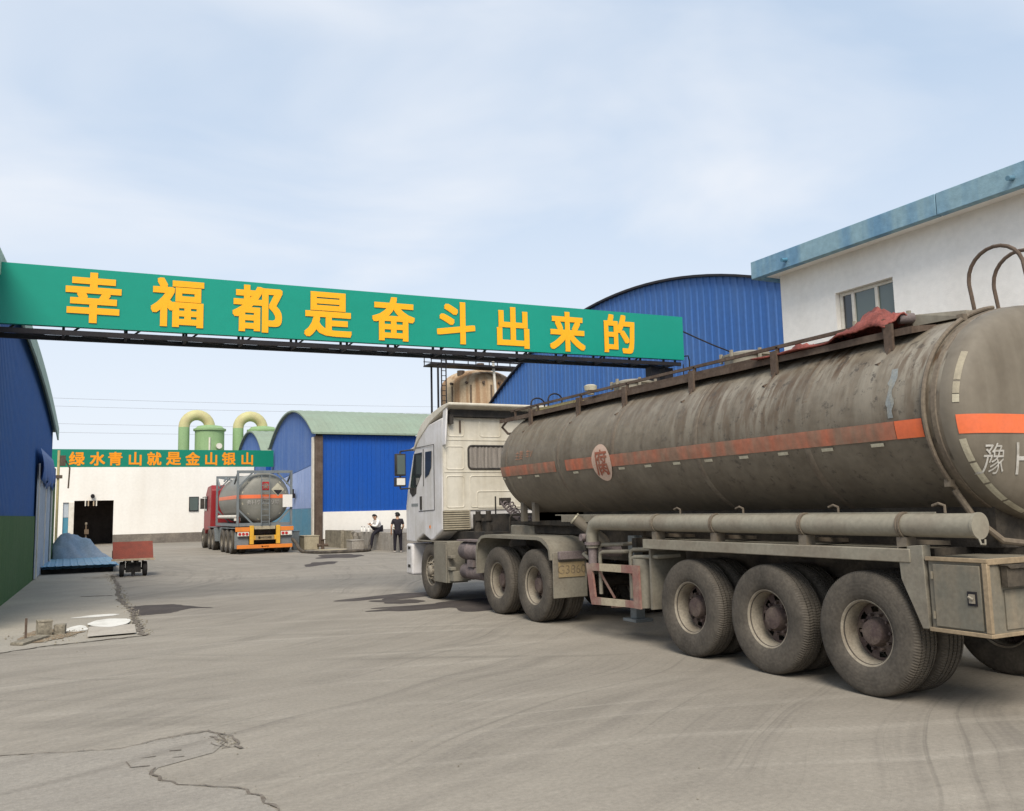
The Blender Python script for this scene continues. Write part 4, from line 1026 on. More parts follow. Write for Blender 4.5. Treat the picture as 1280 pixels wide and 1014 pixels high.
# landing legs, pipes and red-white side guard
m = MB().box(6.72, 6.86, 9.86, 10.0, .24, 1.32).box(6.65, 6.93, 9.78, 10.08, .20, .24).box(8.34, 8.48, 9.86, 10.0, .24, 1.32).box(8.27, 8.55, 9.78, 10.08, .20, .24)
m.beam((6.79, 9.93, .6), (8.41, 9.93, .6), .05, .05); m.build('landing_leg', 'iso_frame', TK, bev=.006)
m = MB()
for (y, x, z) in ((10.36, 6.50, 1.20), (10.26, 6.44, 1.11), (9.62, 6.50, 1.16), (9.52, 6.44, 1.07)):
    m.tube([(x, y, .55), (x, y, z - .08), (x, y - .02, z - .02), (x, y - .08, z), (x + .03, y - .55, z + .02), (x + .3, y - .62, z + .03)], .026, 10)
m.tube([(6.45, 10.55, 1.0), (6.45, 10.7, 1.06), (6.6, 10.9, 1.06)], .025, 8)
m.build('pipe_loops', 'pipe', TK, smooth=True)
MB().tube([(6.40, 10.38, 1.2), (6.40, 10.38, .95)], .06, 14).tube([(6.40, 10.38, 1.24), (6.40, 10.38, 1.20)], .11, 14).tube([(6.3, 10.52, 1.3), (6.5, 10.52, 1.3)], .05, 10).tube([(6.5, 10.38, 1.1), (6.8, 10.3, 1.1)], .07, 12).build('valve', 'purple_grey', TK, smooth=True)
GX = 6.345
def q4(a, b, c, d, mb_): return mb_.add([(GX, *a), (GX, *b), (GX, *c), (GX, *d), (GX + .03, *a), (GX + .03, *b), (GX + .03, *c), (GX + .03, *d)], [(0, 1, 2, 3), (7, 6, 5, 4), (0, 4, 5, 1), (1, 5, 6, 2), (2, 6, 7, 3), (3, 7, 4, 0)])
gd = q4((10.48, .955), (10.14, .960), (10.14, .865), (10.46, .855), MB()).build('side_guard', 'red_white_red', TK)
for q in (((9.62, .968), (9.235, .975), (9.235, .875), (9.62, .872)), ((10.46, .855), (10.33, .86), (10.27, .515), (10.40, .51)), ((9.37, .873), (9.235, .875), (9.22, .445), (9.36, .447)), ((10.40, .51), (10.12, .515), (10.12, .42), (10.36, .41)), ((9.55, .53), (9.36, .533), (9.36, .447), (9.55, .445))):
    q4(*q, MB()).build('red_band', 'red_white_red', gd)
for q in (((10.14, .960), (9.62, .968), (9.62, .872), (10.14, .865)), ((10.12, .515), (9.55, .53), (9.55, .445), (10.12, .42))):
    q4(*q, MB()).build('pale_band', 'red_white_white', gd)
MB().beam((6.37, 10.22, .9), (6.55, 10.1, .5), .03, .03).beam((6.37, 9.45, .9), (6.6, 9.4, .5), .03, .03).beam((6.37, 9.9, .43), (6.8, 9.9, .43), .05, .05).build('stay', 'red_white_red', gd)
MB().tube([(6.52, 11.02, 1.545), (7.0, 10.75, 1.12)], .075, 16).build('filler_pipe', 'tank_end', TK, smooth=True)
MB().tube([(6.505, 11.03, 1.56), (6.52, 11.02, 1.545)], .088, 16).build('filler_cap', 'tape_white', TK, smooth=True)

# drive axle fenders, flap and plate
for x0, x1 in ((6.335, 6.95), (8.25, 8.865)):
    pf = [(14.10, .62), (14.10, 1.0)] + arc((13.88, 1.05), .22, 5, 85, 6) + [(13.4, 1.285), (11.9, 1.285)] + arc((11.72, 1.02), .265, 90, 5, 6)[0:] + [(11.98 - .0, .95)]
    pf = [(14.10, .62), (14.10, 1.0), (14.06, 1.12), (13.98, 1.21), (13.86, 1.265), (13.7, 1.285), (11.85, 1.285), (11.68, 1.265), (11.54, 1.20), (11.46, 1.10), (11.43, .95)]
    m = MB(); n = len(pf)
    inn = [(y + (-.025 if y > 13.9 else .025 if y < 11.7 else 0), z - (.025 if z > 1.15 else 0)) for y, z in pf]
    m.prism(pf + inn[::-1], 'X', x0, x1)
    fd = m.build('fender', 'fender', TK, smooth=True)
    if x0 < 7:
        MB().prism(pf + [(y + (-.05 if y > 13.9 else .05 if y < 11.7 else 0), z - (.05 if z > 1.15 else 0)) for y, z in pf][::-1], 'X', x0 - .012, x0 - .001).build('fender_lip', 'fender', fd, smooth=True)
    fl = MB().box(x0 + .01, x1 - .03, 11.40, 11.425, .40, 1.06).build('mud_flap', 'fender', fd, bev=.008)
    if x0 < 7:
        MB().box(6.42, 6.90, 11.33, 11.40, .955, 1.075).build('plate_lamp', 'purple_grey', fd, bev=.01)
        MB().box(6.43, 6.87, 11.385, 11.398, .70, .92).build('number_plate', 'plate_yellow', fd)
        glyph_mb('G3860', lambda u, v, d: (6.65 + u, 11.383, .81 + v), .125, 0).build('plate_writing', 'plate_ink', fd)

# cab
def cab_shell(prof, x0, x1, zt=2.9, taper=.04, flare=0.0):
    n = len(prof); ins = lambda z: max(0, (z - zt) / (3.75 - zt)) ** 1.3 * taper
    vs = [(x0 + ins(z), y, z) for y, z in prof] + [(x1 - ins(z), y, z) for y, z in prof]
    return MB().add(vs, [tuple(range(n - 1, -1, -1)), tuple(range(n, 2 * n))] + [(i, (i + 1) % n, n + (i + 1) % n, n + i) for i in range(n)])
body = [(15.74, 1.69), (15.74, 3.50), (16.5, 3.42), (16.98, 3.2), (17.2, 2.98), (17.33, 2.86), (17.68, 2.14), (17.78, 1.80), (17.77, 1.08), (17.14, 1.06), (17.04, 1.15), (16.76, 1.235), (16.36, 1.12), (16.22, 1.14), (15.84, 1.30), (15.75, 1.34)]
cb = cab_shell(body, 6.38, 8.82).build('cab', 'cab_side', TK, bev=.035, seg=3)
roof = [(15.42, 3.755), (15.42, 3.70), (15.80, 3.60), (16.4, 3.44), (17.0, 3.14), (17.22, 2.97), (17.27, 3.0), (17.07, 3.29), (16.88, 3.45), (16.62, 3.57), (16.2, 3.66), (15.8, 3.73)]
cab_shell(roof, 6.365, 8.835, 2.9, .04).build('roof_deflector', 'cab_rear', cb, bev=.02, seg=2)
MB().box(6.52, 8.68, 15.62, 15.76, 3.505, 3.64).box(6.50, 6.58, 15.60, 15.73, 3.36, 3.55).build('roof_gap', 'cab_dark', cb)
MB().prism([(6.385, 2.95), (6.405, 2.95), (6.455, 3.70), (6.42, 3.70), (6.39, 3.2)], 'Y', 15.56, 15.735).build('side_deflector', 'cab_side', cb, bev=.01)
MB().box(6.40, 8.80, 15.715, 15.75, 1.705, 2.92).prism([(6.40, 2.92), (8.80, 2.92), (8.77, 3.495), (6.43, 3.495)], 'Y', 15.715, 15.75).build('rear_panel', 'cab_rear', cb)
def rrect(x0, x1, z0, z1, r=.05):
    o = []
    for cx, cz, a in ((x1 - r, z1 - r, 0), (x0 + r, z1 - r, 90), (x0 + r, z0 + r, 180), (x1 - r, z0 + r, 270)):
        o += [(cx + r * math.cos(R(a + k * 22.5)), cz + r * math.sin(R(a + k * 22.5))) for k in range(5)]
    return o
m = MB()
for (x0, x1, z0, z1) in ((6.50, 6.84, 3.13, 3.45), (7.18, 7.63, 3.13, 3.47), (8.3, 8.62, 3.13, 3.45), (6.46, 6.83, 2.49, 2.93), (6.46, 6.83, 1.76, 2.36), (6.96, 8.24, 1.76, 2.36), (7.10, 8.1, 1.74, 2.06), (8.37, 8.74, 2.49, 2.93), (8.37, 8.74, 1.76, 2.36)):
    p = rrect(x0, x1, z0, z1); m.tube([(x, 15.716, z) for x, z in p] + [(p[0][0], 15.716, p[0][1])], .012, 6, caps=False)
for z in (3.06, 2.44): m.beam((6.42, 15.716, z), (8.78, 15.716, z), .02, .018)
m.build('pressed_bead', 'cab_rear', cb, smooth=True)
MB().box(6.74, 6.77, 15.69, 15.72, 3.2, 3.44).build('bracket', 'rust_steel', cb)
p = rrect(6.93, 8.27, 2.50, 2.945, .07); rw = MB(); rw.tube([(x, 15.712, z) for x, z in p] + [(p[0][0], 15.712, p[0][1])], .022, 8, caps=False)
rw = rw.build('rear_window', 'cab_dark', cb, smooth=True)
m = MB(); us = [6.945 + (8.255 - 6.945) * i / 120 for i in range(121)]
m.grid(lambda x, z: (x, 15.706 + .007 * math.sin(x * 70 + 1.5 * math.sin(x * 13)), z), us, [2.515, 2.72, 2.93]); m.build('curtain', 'curtain', rw, smooth=True)
sw = MB().prism([(17.23, 2.885), (16.80, 2.885), (16.83, 2.45), (17.14, 2.17), (17.50, 2.17)], 'X', 6.372, 6.385).build('side_window', 'glass_dark', cb)
MB().prism([(17.50, 2.18), (17.12, 2.18), (17.15, 2.06), (17.35, 2.0), (17.52, 2.1)], 'X', 6.370, 6.38).build('mirror_base', 'cab_dark', cb)
MB().prism([(16.60, 2.88), (16.28, 2.88), (16.30, 2.56), (16.42, 2.42), (16.62, 2.36)], 'X', 6.372, 6.385).build('quarter_window', 'glass_dark', cb)
MB().beam((16.9 * 0 + 6.376, 16.14, 1.72), (6.376, 16.14, 3.0), .008, .012).beam((6.376, 16.14, 1.72), (6.376, 17.0, 1.70), .008, .012).beam((6.376, 16.72, 2.2), (6.376, 16.72, 2.95), .01, .012).beam((6.376, 16.14, 3.0), (6.376, 17.15, 3.0), .008, .01).build('door_seam', 'cab_dark', cb)
MB().box(6.362, 6.382, 16.82, 16.92, 1.73, 2.0).build('door_handle', 'cab_dark', cb, bev=.008)
MB().box(6.372, 6.384, 16.36, 16.42, 1.36, 1.42).build('side_marker', 'truck_orange', cb)
m = MB()
for i in range(8): m.box(6.375, 6.38, 17.05 + i * .05, 17.08 + i * .05, 1.80, 1.86)
m.build('door_lettering', 'iso_frame', cb)
ms = MB().box(6.06, 6.27, 17.46, 17.58, 2.44, 2.90).box(6.05, 6.27, 17.46, 17.58, 2.22, 2.41).tube([(6.16, 17.5, 2.95), (6.4, 17.35, 2.98)], .018, 8).tube([(6.16, 17.5, 2.17), (6.4, 17.42, 2.18)], .018, 8).tube([(6.16, 17.5, 2.17), (6.16, 17.5, 2.95)], .018, 8)
mr = ms.build('mirror', 'cab_dark', cb, bev=.012)
MB().box(6.08, 6.25, 17.45, 17.46, 2.47, 2.87).build('mirror_glass', 'glass_green', mr)
MB().box(6.07, 6.25, 17.45, 17.46, 2.25, 2.39).build('mirror_glass', 'lamp_white', mr)
MB().add([(6.42, 17.28, 3.02), (8.78, 17.28, 3.02), (8.78, 17.62, 2.97), (6.42, 17.62, 2.97), (6.42, 17.28, 3.06), (8.78, 17.28, 3.06), (8.78, 17.62, 3.0), (6.42, 17.62, 3.0)], [(0, 3, 2, 1), (4, 5, 6, 7), (0, 1, 5, 4), (1, 2, 6, 5), (2, 3, 7, 6), (3, 0, 4, 7)]).build('sun_visor', 'cab_side', cb)
MB().prism([(17.36, 2.80), (17.64, 2.20), (17.66, 2.21), (17.38, 2.81)], 'X', 6.55, 8.65).build('windscreen', 'glass_dark', cb)
MB().box(6.60, 8.60, 17.77, 17.80, 1.12, 1.72).build('grille', 'cab_dark', cb)
m = MB().box(6.37, 8.83, 17.40, 17.76, .40, 1.04); bm_ = m.build('bumper', 'cab_side', cb, bev=.05, seg=3)
for z0, z1 in ((.92, .98), (.55, .61)): MB().box(6.364, 6.38, 17.5, 17.64, z0, z1).build('lamp', 'cab_dark', bm_)
m = MB()
for i in range(9): m.box(6.385, 6.93, 15.66 - .0, 15.735, 1.34 + i * .042, 1.364 + i * .042)
m.build('louver', 'louver', cb); MB().box(6.39, 6.92, 15.70, 15.745, 1.31, 1.70).build('louver_back', 'box_grey', cb)
# underneath the cab
MB().box(6.72, 8.5, 14.6, 17.2, .55, 1.30).box(7.0, 8.2, 14.9, 15.7, 1.1, 1.62).build('engine', 'cab_dark', TK)
MB().box(6.345, 6.37, 15.50, 16.12, .36, 1.10).box(6.37, 6.78, 15.48, 15.51, .36, 1.12).box(6.36, 6.80, 15.50, 17.1, 1.10, 1.125).build('wheel_guard', 'fender', TK, bev=.008)
m = MB()
m.box(6.36, 6.46, 15.30, 15.46, .60, .66).box(6.36, 6.46, 15.3, 15.46, .82, .87).box(6.40, 6.75, 15.28, 15.47, .40, .58); m.build('step', 'fender', TK, bev=.006)
for (z, r) in ((.97, .165), (.60, .135)):
    m = MB(); m.lathe([(14.16, .02), (14.17, r * .8), (14.2, r), (14.75, r), (14.77, r + .012), (14.80, r + .012), (14.82, r), (15.10, r), (15.14, r * .8), (15.15, .02)], 'Y', (6.58, 0, z), 22)
    m.build('air_tank', 'purple_grey', TK, smooth=True)
MB().box(6.44, 6.75, 14.2, 15.2, 1.14, 1.17).box(6.42, 6.5, 14.45, 14.7, .70, .82).build('tank_bracket', 'purple_grey', TK)
m = MB()
for (x, y) in ((6.95, 15.35), (6.98, 14.95)):
    m.tube([(x, y, 1.15), (x, y, 1.68)], .05, 10).tube([(x, y, 1.3), (x, y, 1.42)], .075, 10).tube([(x, y, 1.5), (x, y, 1.6)], .08, 10)
m.beam((6.95, 15.2, 1.52), (8.2, 14.6, 1.52), .06, .06).beam((7.0, 15.0, 1.35), (8.2, 15.0, 1.35), .08, .06)
m.tube([(7.1, 14.3, 1.2), (7.1, 14.3, 1.55), (7.14, 14.3, 1.6), (7.3, 14.3, 1.6), (7.34, 14.3, 1.55), (7.34, 14.3, 1.2)], .02, 8)
m.build('suspension', 'chassis', TK, smooth=True)
m = MB()
pts = [Vector((7.35, 15.1, 1.85)).lerp(Vector((7.38, 13.7, 1.55)), t / 150) + Vector((.055 * math.cos(t * .75), 0, .055 * math.sin(t * .75) - .16 * math.sin(math.pi * t / 150))) for t in range(151)]
m.tube(pts, .014, 6)
pts = [Vector((7.5, 15.1, 1.85)).lerp(Vector((7.5, 13.7, 1.6)), t / 150) + Vector((.05 * math.cos(t * .75 + 1), 0, .05 * math.sin(t * .75 + 1) - .26 * math.sin(math.pi * t / 150))) for t in range(151)]
m.tube(pts, .014, 6); m.build('coil_hose', 'purple_grey', TK, smooth=True)
MB().box(7.3, 7.5, 15.05, 15.15, 1.78, 1.92).tube([(7.2, 15.1, 1.6), (7.2, 15.1, 1.95)], .015, 6).build('hose_socket', 'cab_dark', TK)

# red tarpaulin lying crumpled on the tanker top
rnd = random.Random(11)
def tp(u, v):
    y = 5.55 + 1.75 * u; x = 6.62 + .62 * v
    hump = (1 - u) ** 1.3 * .185 * math.sin(math.pi * min(1, u * 1.7 + .14)) + .05 * (1 - u)
    z = 3.285 + (hump + .04 * math.sin(9 * u + 4 * v) + .045 * math.sin(23 * u - 7 * v) * (1 - u) + rnd.uniform(-.018, .018)) * math.sin(math.pi * min(1, v * 1.3 + .08)) ** .7 + (.05 * (1 - v) if v < .3 else 0) * -1
    return (x + .03 * math.sin(17 * u), y, max(z, 3.27))
mb = MB().grid(tp, [i / 60 for i in range(61)], [j / 20 for j in range(21)])
tag(mb.build('tarpaulin', 'red_tarp', smooth=True, solid=.015), 'crumpled faded red tarpaulin lying on top of the tanker near its tail', 'tarpaulin')

# ------------------------------------------------------------------ container tank truck far down the yard
CX, CY = 7.70, 39.6
CT = thing('tanker_truck', 'red truck carrying a silver grey tank container near the middle blue shed', 'tanker truck', (CX, CY, 0))
def cwheel(x, y, rot=0.0): put_wheel(proto, CT, x, y, .52, rot)
for y in (40.7, 41.95, 43.2, 46.1, 47.35):
    cwheel(6.56, y); cwheel(8.84, y, math.pi); cwheel(6.9, y, math.pi); cwheel(8.5, y)
c = put_wheel(fw, CT, 6.56, 49.6, .52); c = put_wheel(fw, CT, 8.84, 49.6, .52, math.pi)
for o_ in CT.children: o_.scale = (1, .95, .95)
cz, cr = 2.42, 1.13
def crho(y):
    for e, d in ((40.05, .40), (45.2, -.4)):
        if (d > 0 and y < e) or (d < 0 and y > e): return max(0, 1 - ((e - y) / d) ** 2.4) ** (1 / 2.4)
    return 1.0
def shell(ys, n=48):
    vs = [(CX + cr * max(crho(y), .005) * math.cos(2 * math.pi * k / n), y, cz + cr * max(crho(y), .005) * math.sin(2 * math.pi * k / n)) for y in ys for k in range(n)]
    return MB().add(vs, [(i * n + k, i * n + (k + 1) % n, (i + 1) * n + (k + 1) % n, (i + 1) * n + k) for i in range(len(ys) - 1) for k in range(n)] + [tuple(range(n)), tuple((len(ys) - 1) * n + k for k in range(n))])
ct = shell([40.05 - .4 * d for d in dish[::-1]] + [40.6 + i * .5 for i in range(10)] + [45.2 + .4 * d for d in dish]).build('container_tank', 'iso_grey', CT, smooth=True)
def ccap(x, z, off=0.0):
    p = math.hypot(x - CX, z - cz) / cr; return (x, 40.05 - .40 * max(0, 1 - min(p, 1) ** 2.4) ** (1 / 2.4) - off, z)
m = MB().grid(lambda x, z: ccap(x, z, .006), [CX - 1.10 + 2.2 * i / 40 for i in range(41)], [2.40, 2.48, 2.56])
m.grid(lambda y, z: (CX - math.sqrt(cr * cr - (z - cz) ** 2) - .006, y, z), [40.1 + 5 * i / 20 for i in range(21)], [2.40, 2.48, 2.56])
m.build('reflective_stripe', 'stripe_clean', ct)
m = MB()
for i in range(12):
    a = R(i * 30 + 12); m.grid(lambda t, k: ccap(CX + cr * k * math.cos(t), cz + cr * k * math.sin(t), .006), [a + .1 * j / 3 for j in range(4)], [.83, .865])
m.build('reflector', 'tape_white', ct)
for i, ch in enumerate('鲁H9729挂'):
    glyph_mb(ch, lambda u, v, d: ccap(CX - .66 + i * .20 + u, 2.235 + v, .012), .19, .02, sub=.12).build('writing', 'letter_white', ct)
MB().grid(lambda x, z: ccap(x, z, .014), [7.58 + .32 * i / 4 for i in range(5)], [2.76 + .36 * i / 4 for i in range(5)]).build('red_sign', 'red_lamp', ct)
glyph_mb('腐', lambda u, v, d: ccap(7.74 + u, 2.94 + v, .022), .24, .01, sub=.1).build('writing', 'tape_white', ct)
dc = (8.27, 2.78); r_ = .30
md_ = MB(); md_.add([ccap(dc[0], dc[1] + r_, .022), ccap(dc[0] - r_, dc[1], .022), ccap(dc[0], dc[1] - r_, .022), ccap(dc[0] + r_, dc[1], .022)], [(0, 1, 2, 3)]); hz = md_.build('hazard_sign', 'tape_white', ct)
r_ = .22; MB().add([ccap(dc[0] - r_ * .95, dc[1] - .02, .045), ccap(dc[0], dc[1] - r_ - .02, .04), ccap(dc[0] + r_ * .95, dc[1] - .02, .045)], [(0, 1, 2)]).build('black_half', 'dark_steel', hz)
m = MB()
x0, x1, zb, zt = 6.49, 8.91, 1.20, 3.62
for y in (39.66, 45.66):
    for x in (x0 + .06, x1 - .06): m.box(x - .045, x + .045, y - .045, y + .045, zb, zt)
    m.box(x0 + .12, x1 - .12, y - .05, y + .05, zb, zb + .14).box(x0 + .12, x1 - .12, y - .05, y + .05, zt - .12, zt)
    for sx in (-1, 1):
        xe = CX + sx * 1.15
        m.beam((xe, y, zt - .06), (CX + sx * .45, y, zt - .06 - .0), .08, .08)
        m.beam((xe, y, zt - .75), (CX + sx * .52, y, zt - .08), .06, .06); m.beam((xe, y, zb + .75), (CX + sx * .52, y, zb + .1), .07, .07)
        m.beam((xe, y, zt - .1), (xe, y + (.9 if y < 42 else -.9), zt - .55), .07, .07)
for x in (x0 + .06, x1 - .06): m.box(x - .05, x + .05, 39.7, 45.6, zb, zb + .12)
m.beam((x0 + .08, 45.6, zt - .08), (x0 + .5, 44.2, zt - .25), .06, .06).beam((x0 + .5, 45.6, zt - .08), (x0 + .2, 44.4, zt - .3), .06, .06)
m.build('container_frame', 'iso_frame', CT)
m = MB()
for x in (7.53, 7.87): m.beam((x, 39.50, 1.25), (x, 39.50, 3.4), .035, .035)
for i in range(8): m.beam((7.53, 39.50, 1.4 + i * .26), (7.87, 39.50, 1.4 + i * .26), .03, .03)
m.build('ladder', 'iso_frame', CT)
MB().box(8.45, 8.87, 39.52, 39.54, 2.0, 2.55).build('notice', 'lamp_white', CT)
MB().tube([(6.62, 40.2, 1.62), (6.62, 45.3, 1.62)], .08, 12).tube([(6.6, 40.0, 1.45), (6.6, 40.0, 1.55)], .15, 10).build('hose_tube', 'white_metal', CT, smooth=True)
MB().box(6.55, 6.68, 39.8, 40.1, 1.33, 1.62).build('red_box', 'cart_red', CT)
m = MB().box(7.1, 8.3, 39.9, 48.5, .85, 1.18).box(6.55, 8.85, 42, 42.3, 1.0, 1.15).box(6.55, 8.85, 44.6, 44.9, 1.0, 1.15)
for y in (40.7, 41.95, 43.2, 46.1, 47.35, 49.6): m.tube([(6.6, y, .52), (8.8, y, .52)], .08, 8)
m.box(6.7, 8.7, 43.9, 45.5, .55, 1.0); m.build('chassis', 'chassis', CT)
MB().box(6.46, 6.95, 45.3, 45.9, .45, 1.12).box(6.46, 6.95, 45.3, 48.1, 1.1, 1.14).box(6.46, 6.9, 40.0, 43.9, 1.1, 1.13).box(6.46, 6.92, 44.0, 44.04, .4, 1.1).build('fender', 'iso_frame', CT)
tb = MB().box(6.46, 7.05, 39.55, 39.66, .97, 1.16).box(8.35, 8.94, 39.55, 39.66, .97, 1.16).box(6.52, 8.88, 39.5, 39.62, .24, .40).build('tail_beam', 'truck_orange', CT, bev=.01)
MB().box(7.05, 7.22, 39.5, 39.62, .42, 1.22).box(8.18, 8.35, 39.5, 39.62, .42, 1.22).box(7.2, 8.2, 39.57, 39.62, .60, .80).build('tail_post', 'truck_yellow', CT, bev=.01)
MB().box(7.3, 8.1, 39.545, 39.562, .605, .80).build('number_plate', 'plate_yellow', CT); glyph_mb('鲁H9729挂', lambda u, v, d: (7.7 + u, 39.54, .70 + v), .115, .012).build('plate_writing', 'plate_ink', CT)
MB().box(7.25, 8.15, 39.6, 39.66, 1.06, 1.2).build('cream_bar', 'cream_block', CT)
glyph_mb('鲁H9729', lambda u, v, d: (7.7 + u, 39.495, .32 + v), .08, .012).build('plate_writing', 'plate_ink', CT)
for xs_ in (6.58, 8.42):
    MB().box(xs_ - .04, xs_ + .44, 39.52, 39.6, .78, .955).build('lamp_box', 'white_metal', CT)
    for k in range(3): MB().tube([(xs_ + .05 + k * .15, 39.505, .868), (xs_ + .05 + k * .15, 39.53, .868)], .062, 14).build('tail_light', 'red_lamp' if k != 2 or xs_ < 7 else 'lamp_white', CT)
MB().box(6.44, 7.03, 39.66, 39.7, .25, .95).box(8.37, 8.95, 39.66, 39.7, .25, .95).build('mud_flap', 'iso_frame', CT)
rc = cab_shell([(47.4, .95), (47.4, 3.0), (47.7, 3.25), (48.9, 3.2), (49.3, 2.85), (49.75, 1.9), (49.8, .7), (49.2, .7), (48.9, .95)], 6.48, 8.92, 2.6, .15).build('cab', 'truck_red', CT, bev=.05, seg=3)
MB().prism([(49.3, 2.7), (48.6, 2.7), (48.6, 1.95), (49.6, 1.95)], 'X', 6.46, 6.49).build('side_window', 'glass_dark', rc)
MB().box(6.24, 6.44, 49.3, 49.42, 2.05, 2.6).tube([(6.34, 49.36, 2.65), (6.6, 49.3, 2.7)], .02, 6).build('mirror', 'cab_dark', rc)
MB().box(6.7, 8.7, 46.9, 47.3, 1.15, 2.6).build('sleeper_back', 'truck_red', CT)

# ------------------------------------------------------------------ yard things on the left
HC = thing('hand_cart', 'small two wheeled cart with red brown board standing on the road', 'cart', (1.73, 28.2, 0))
MB().add([(1.19, 28.08, .52), (2.27, 28.08, .52), (2.27, 28.46, 1.0), (1.19, 28.46, 1.0), (1.19, 28.12, .50), (2.27, 28.12, .50), (2.27, 28.50, .98), (1.19, 28.50, .98)], [(0, 1, 2, 3), (7, 6, 5, 4), (0, 4, 5, 1), (1, 5, 6, 2), (2, 6, 7, 3), (3, 7, 4, 0)]).build('board', 'cart_red', HC)
MB().box(1.15, 2.31, 28.03, 28.10, .465, .52).build('board_edge', 'cart_edge', HC)
MB().box(1.22, 2.24, 28.12, 29.5, .50, .54).box(1.22, 1.28, 28.5, 29.5, .54, .72).box(2.18, 2.24, 28.5, 29.5, .54, .72).build('bed', 'cart_red', HC)
m = MB().box(1.60, 1.68, 28.1, 29.4, .38, .48).box(1.80, 1.88, 28.1, 29.4, .38, .48).tube([(1.4, 28.3, .22), (2.1, 28.3, .22)], .03, 8).box(1.55, 1.95, 28.2, 28.45, .12, .40)
m.beam((1.5, 28.3, .22), (1.5, 28.3, .45), .05, .05).beam((2.0, 28.3, .22), (2.0, 28.3, .45), .05, .05).beam((1.75, 29.4, .45), (1.75, 30.3, .75), .05, .05).tube([(1.74, 28.2, .05), (1.74, 28.2, .2)], .05, 8)
m.build('underframe', 'rubber', HC)
for x in (1.44, 2.06):
    wl = MB().lathe([(-.03, .10), (-.035, 0)], 'X', (0, 0, 0), 16).lathe([(.03, .10), (.035, 0)], 'X', (0, 0, 0), 16).build('wheel', 'hub', HC, local=True, smooth=True); wl.location = Vector((x, 28.3, .215)) - wloc(HC)
    MB().lathe([(-.05, .10), (-.062, .15), (-.055, .20), (-.03, .215), (.03, .215), (.055, .20), (.062, .15), (.05, .10)], 'X', (0, 0, 0), 28, closed=True).build('tyre', 'rubber', wl, local=True, smooth=True)

st = thing('roofing_sheets', 'stack of pale blue corrugated sheets lying beside the left shed door', 'metal sheets', (.3, 33.5, 0))
for k in range(4):
    z = .16 + k * .030; dx = (0, .05, -.04, .02)[k]
    m = corr_wall(lambda u, d, y: (u, y + .02 * k, z + d * .35), -.72 + dx, 1.42 + dx * 2, 31.2 - .1 * k, 36.4, .22, .03)
    m.build('sheet', 'sheet_stack', st, solid=.006)
MB().box(-.7, 1.35, 31.35, 31.5, 0, .155).box(-.7, 1.4, 33.8, 33.95, 0, .155).box(-.7, 1.4, 36.0, 36.15, 0, .155).build('bearer', 'rubber', st)

from mathutils import noise as mnoise
def heap(u, v):
    t = 2 * math.pi * u; k = v
    r = k * (1.05 + .14 * math.sin(2 * t + .6) + .08 * math.sin(3 * t + 2))
    x = .22 + r * math.cos(t) + (.25 * k ** 3 if math.cos(t) > 0 else 0); y = 37.9 + 1.25 * r * math.sin(t)
    z = (1.22 - .16 * math.cos(t) * k) * max(0, 1 - k ** 1.6) ** .95
    z += (.34 * mnoise.noise((x * 1.3 + 3, y * .9, .3)) + .20 * mnoise.noise((x * 3.1, y * 3.1, 2.)) + .05 * abs(mnoise.noise((x * 7, y * 6, 5.)))) * (1 - k ** 3)
    return (max(x, -.50 + .04 * math.sin(6 * y)), y, max(z, .02))
tag(MB().grid(heap, [i / 96 for i in range(97)], [j / 26 for j in range(27)]).build('tarp_heap', 'blue_tarp', smooth=True), 'blue grey tarpaulin draped over a heap beside the left shed', 'tarpaulin')

for i, (x0, x1, y0, y1, h_, lb, rz) in enumerate(((-.36, -.17, 14.95, 15.2, .19, 'taller rough stone block standing on bare soil at the apron edge', .15), (-.13, .02, 15.0, 15.2, .135, 'shorter rough stone block beside the taller one on bare soil', -.1))):
    xc, yc = (x0 + x1) / 2, (y0 + y1) / 2; t_ = thing('stone_block', lb, 'block', (xc, yc, 0), 'rough blocks on the apron', rz)
    b_ = bmesh.new(); bmesh.ops.create_cube(b_, size=1); bmesh.ops.subdivide_edges(b_, edges=b_.edges[:], cuts=4, use_grid_fill=True); rnd = random.Random(i)
    for v in b_.verts: v.co = Vector((v.co.x * (x1 - x0), v.co.y * (y1 - y0), (v.co.z + .5) * h_ + .012)) + Vector((rnd.uniform(-1, 1), rnd.uniform(-1, 1), rnd.uniform(-1, 1))) * .005
    me = bpy.data.meshes.new('block'); b_.to_mesh(me); b_.free(); me.materials.append(M['rough_block']); o_ = bpy.data.objects.new('block', me); COL.objects.link(o_); o_.parent = t_
    if i == 0: MB().box(-.1, .1, -.12, .1, .205, .235).build('cap_stone', 'rough_block', t_, local=True, bev=.006)
tag(MB().prism([(-.66, 14.2), (-.50, 14.05), (-.18, 14.75), (-.34, 14.9)], 'Z', .004, .045).build('kerb_stone', 'rough_block', bev=.01), 'low broken kerb stone lying flat in front of the stone blocks', 'kerb stone')
tag(MB().box(-.50, -.47, 14.55, 14.6, 0, .32).build('iron_stake', 'rust_steel'), 'thin rusty stake standing left of the stone blocks', 'stake')

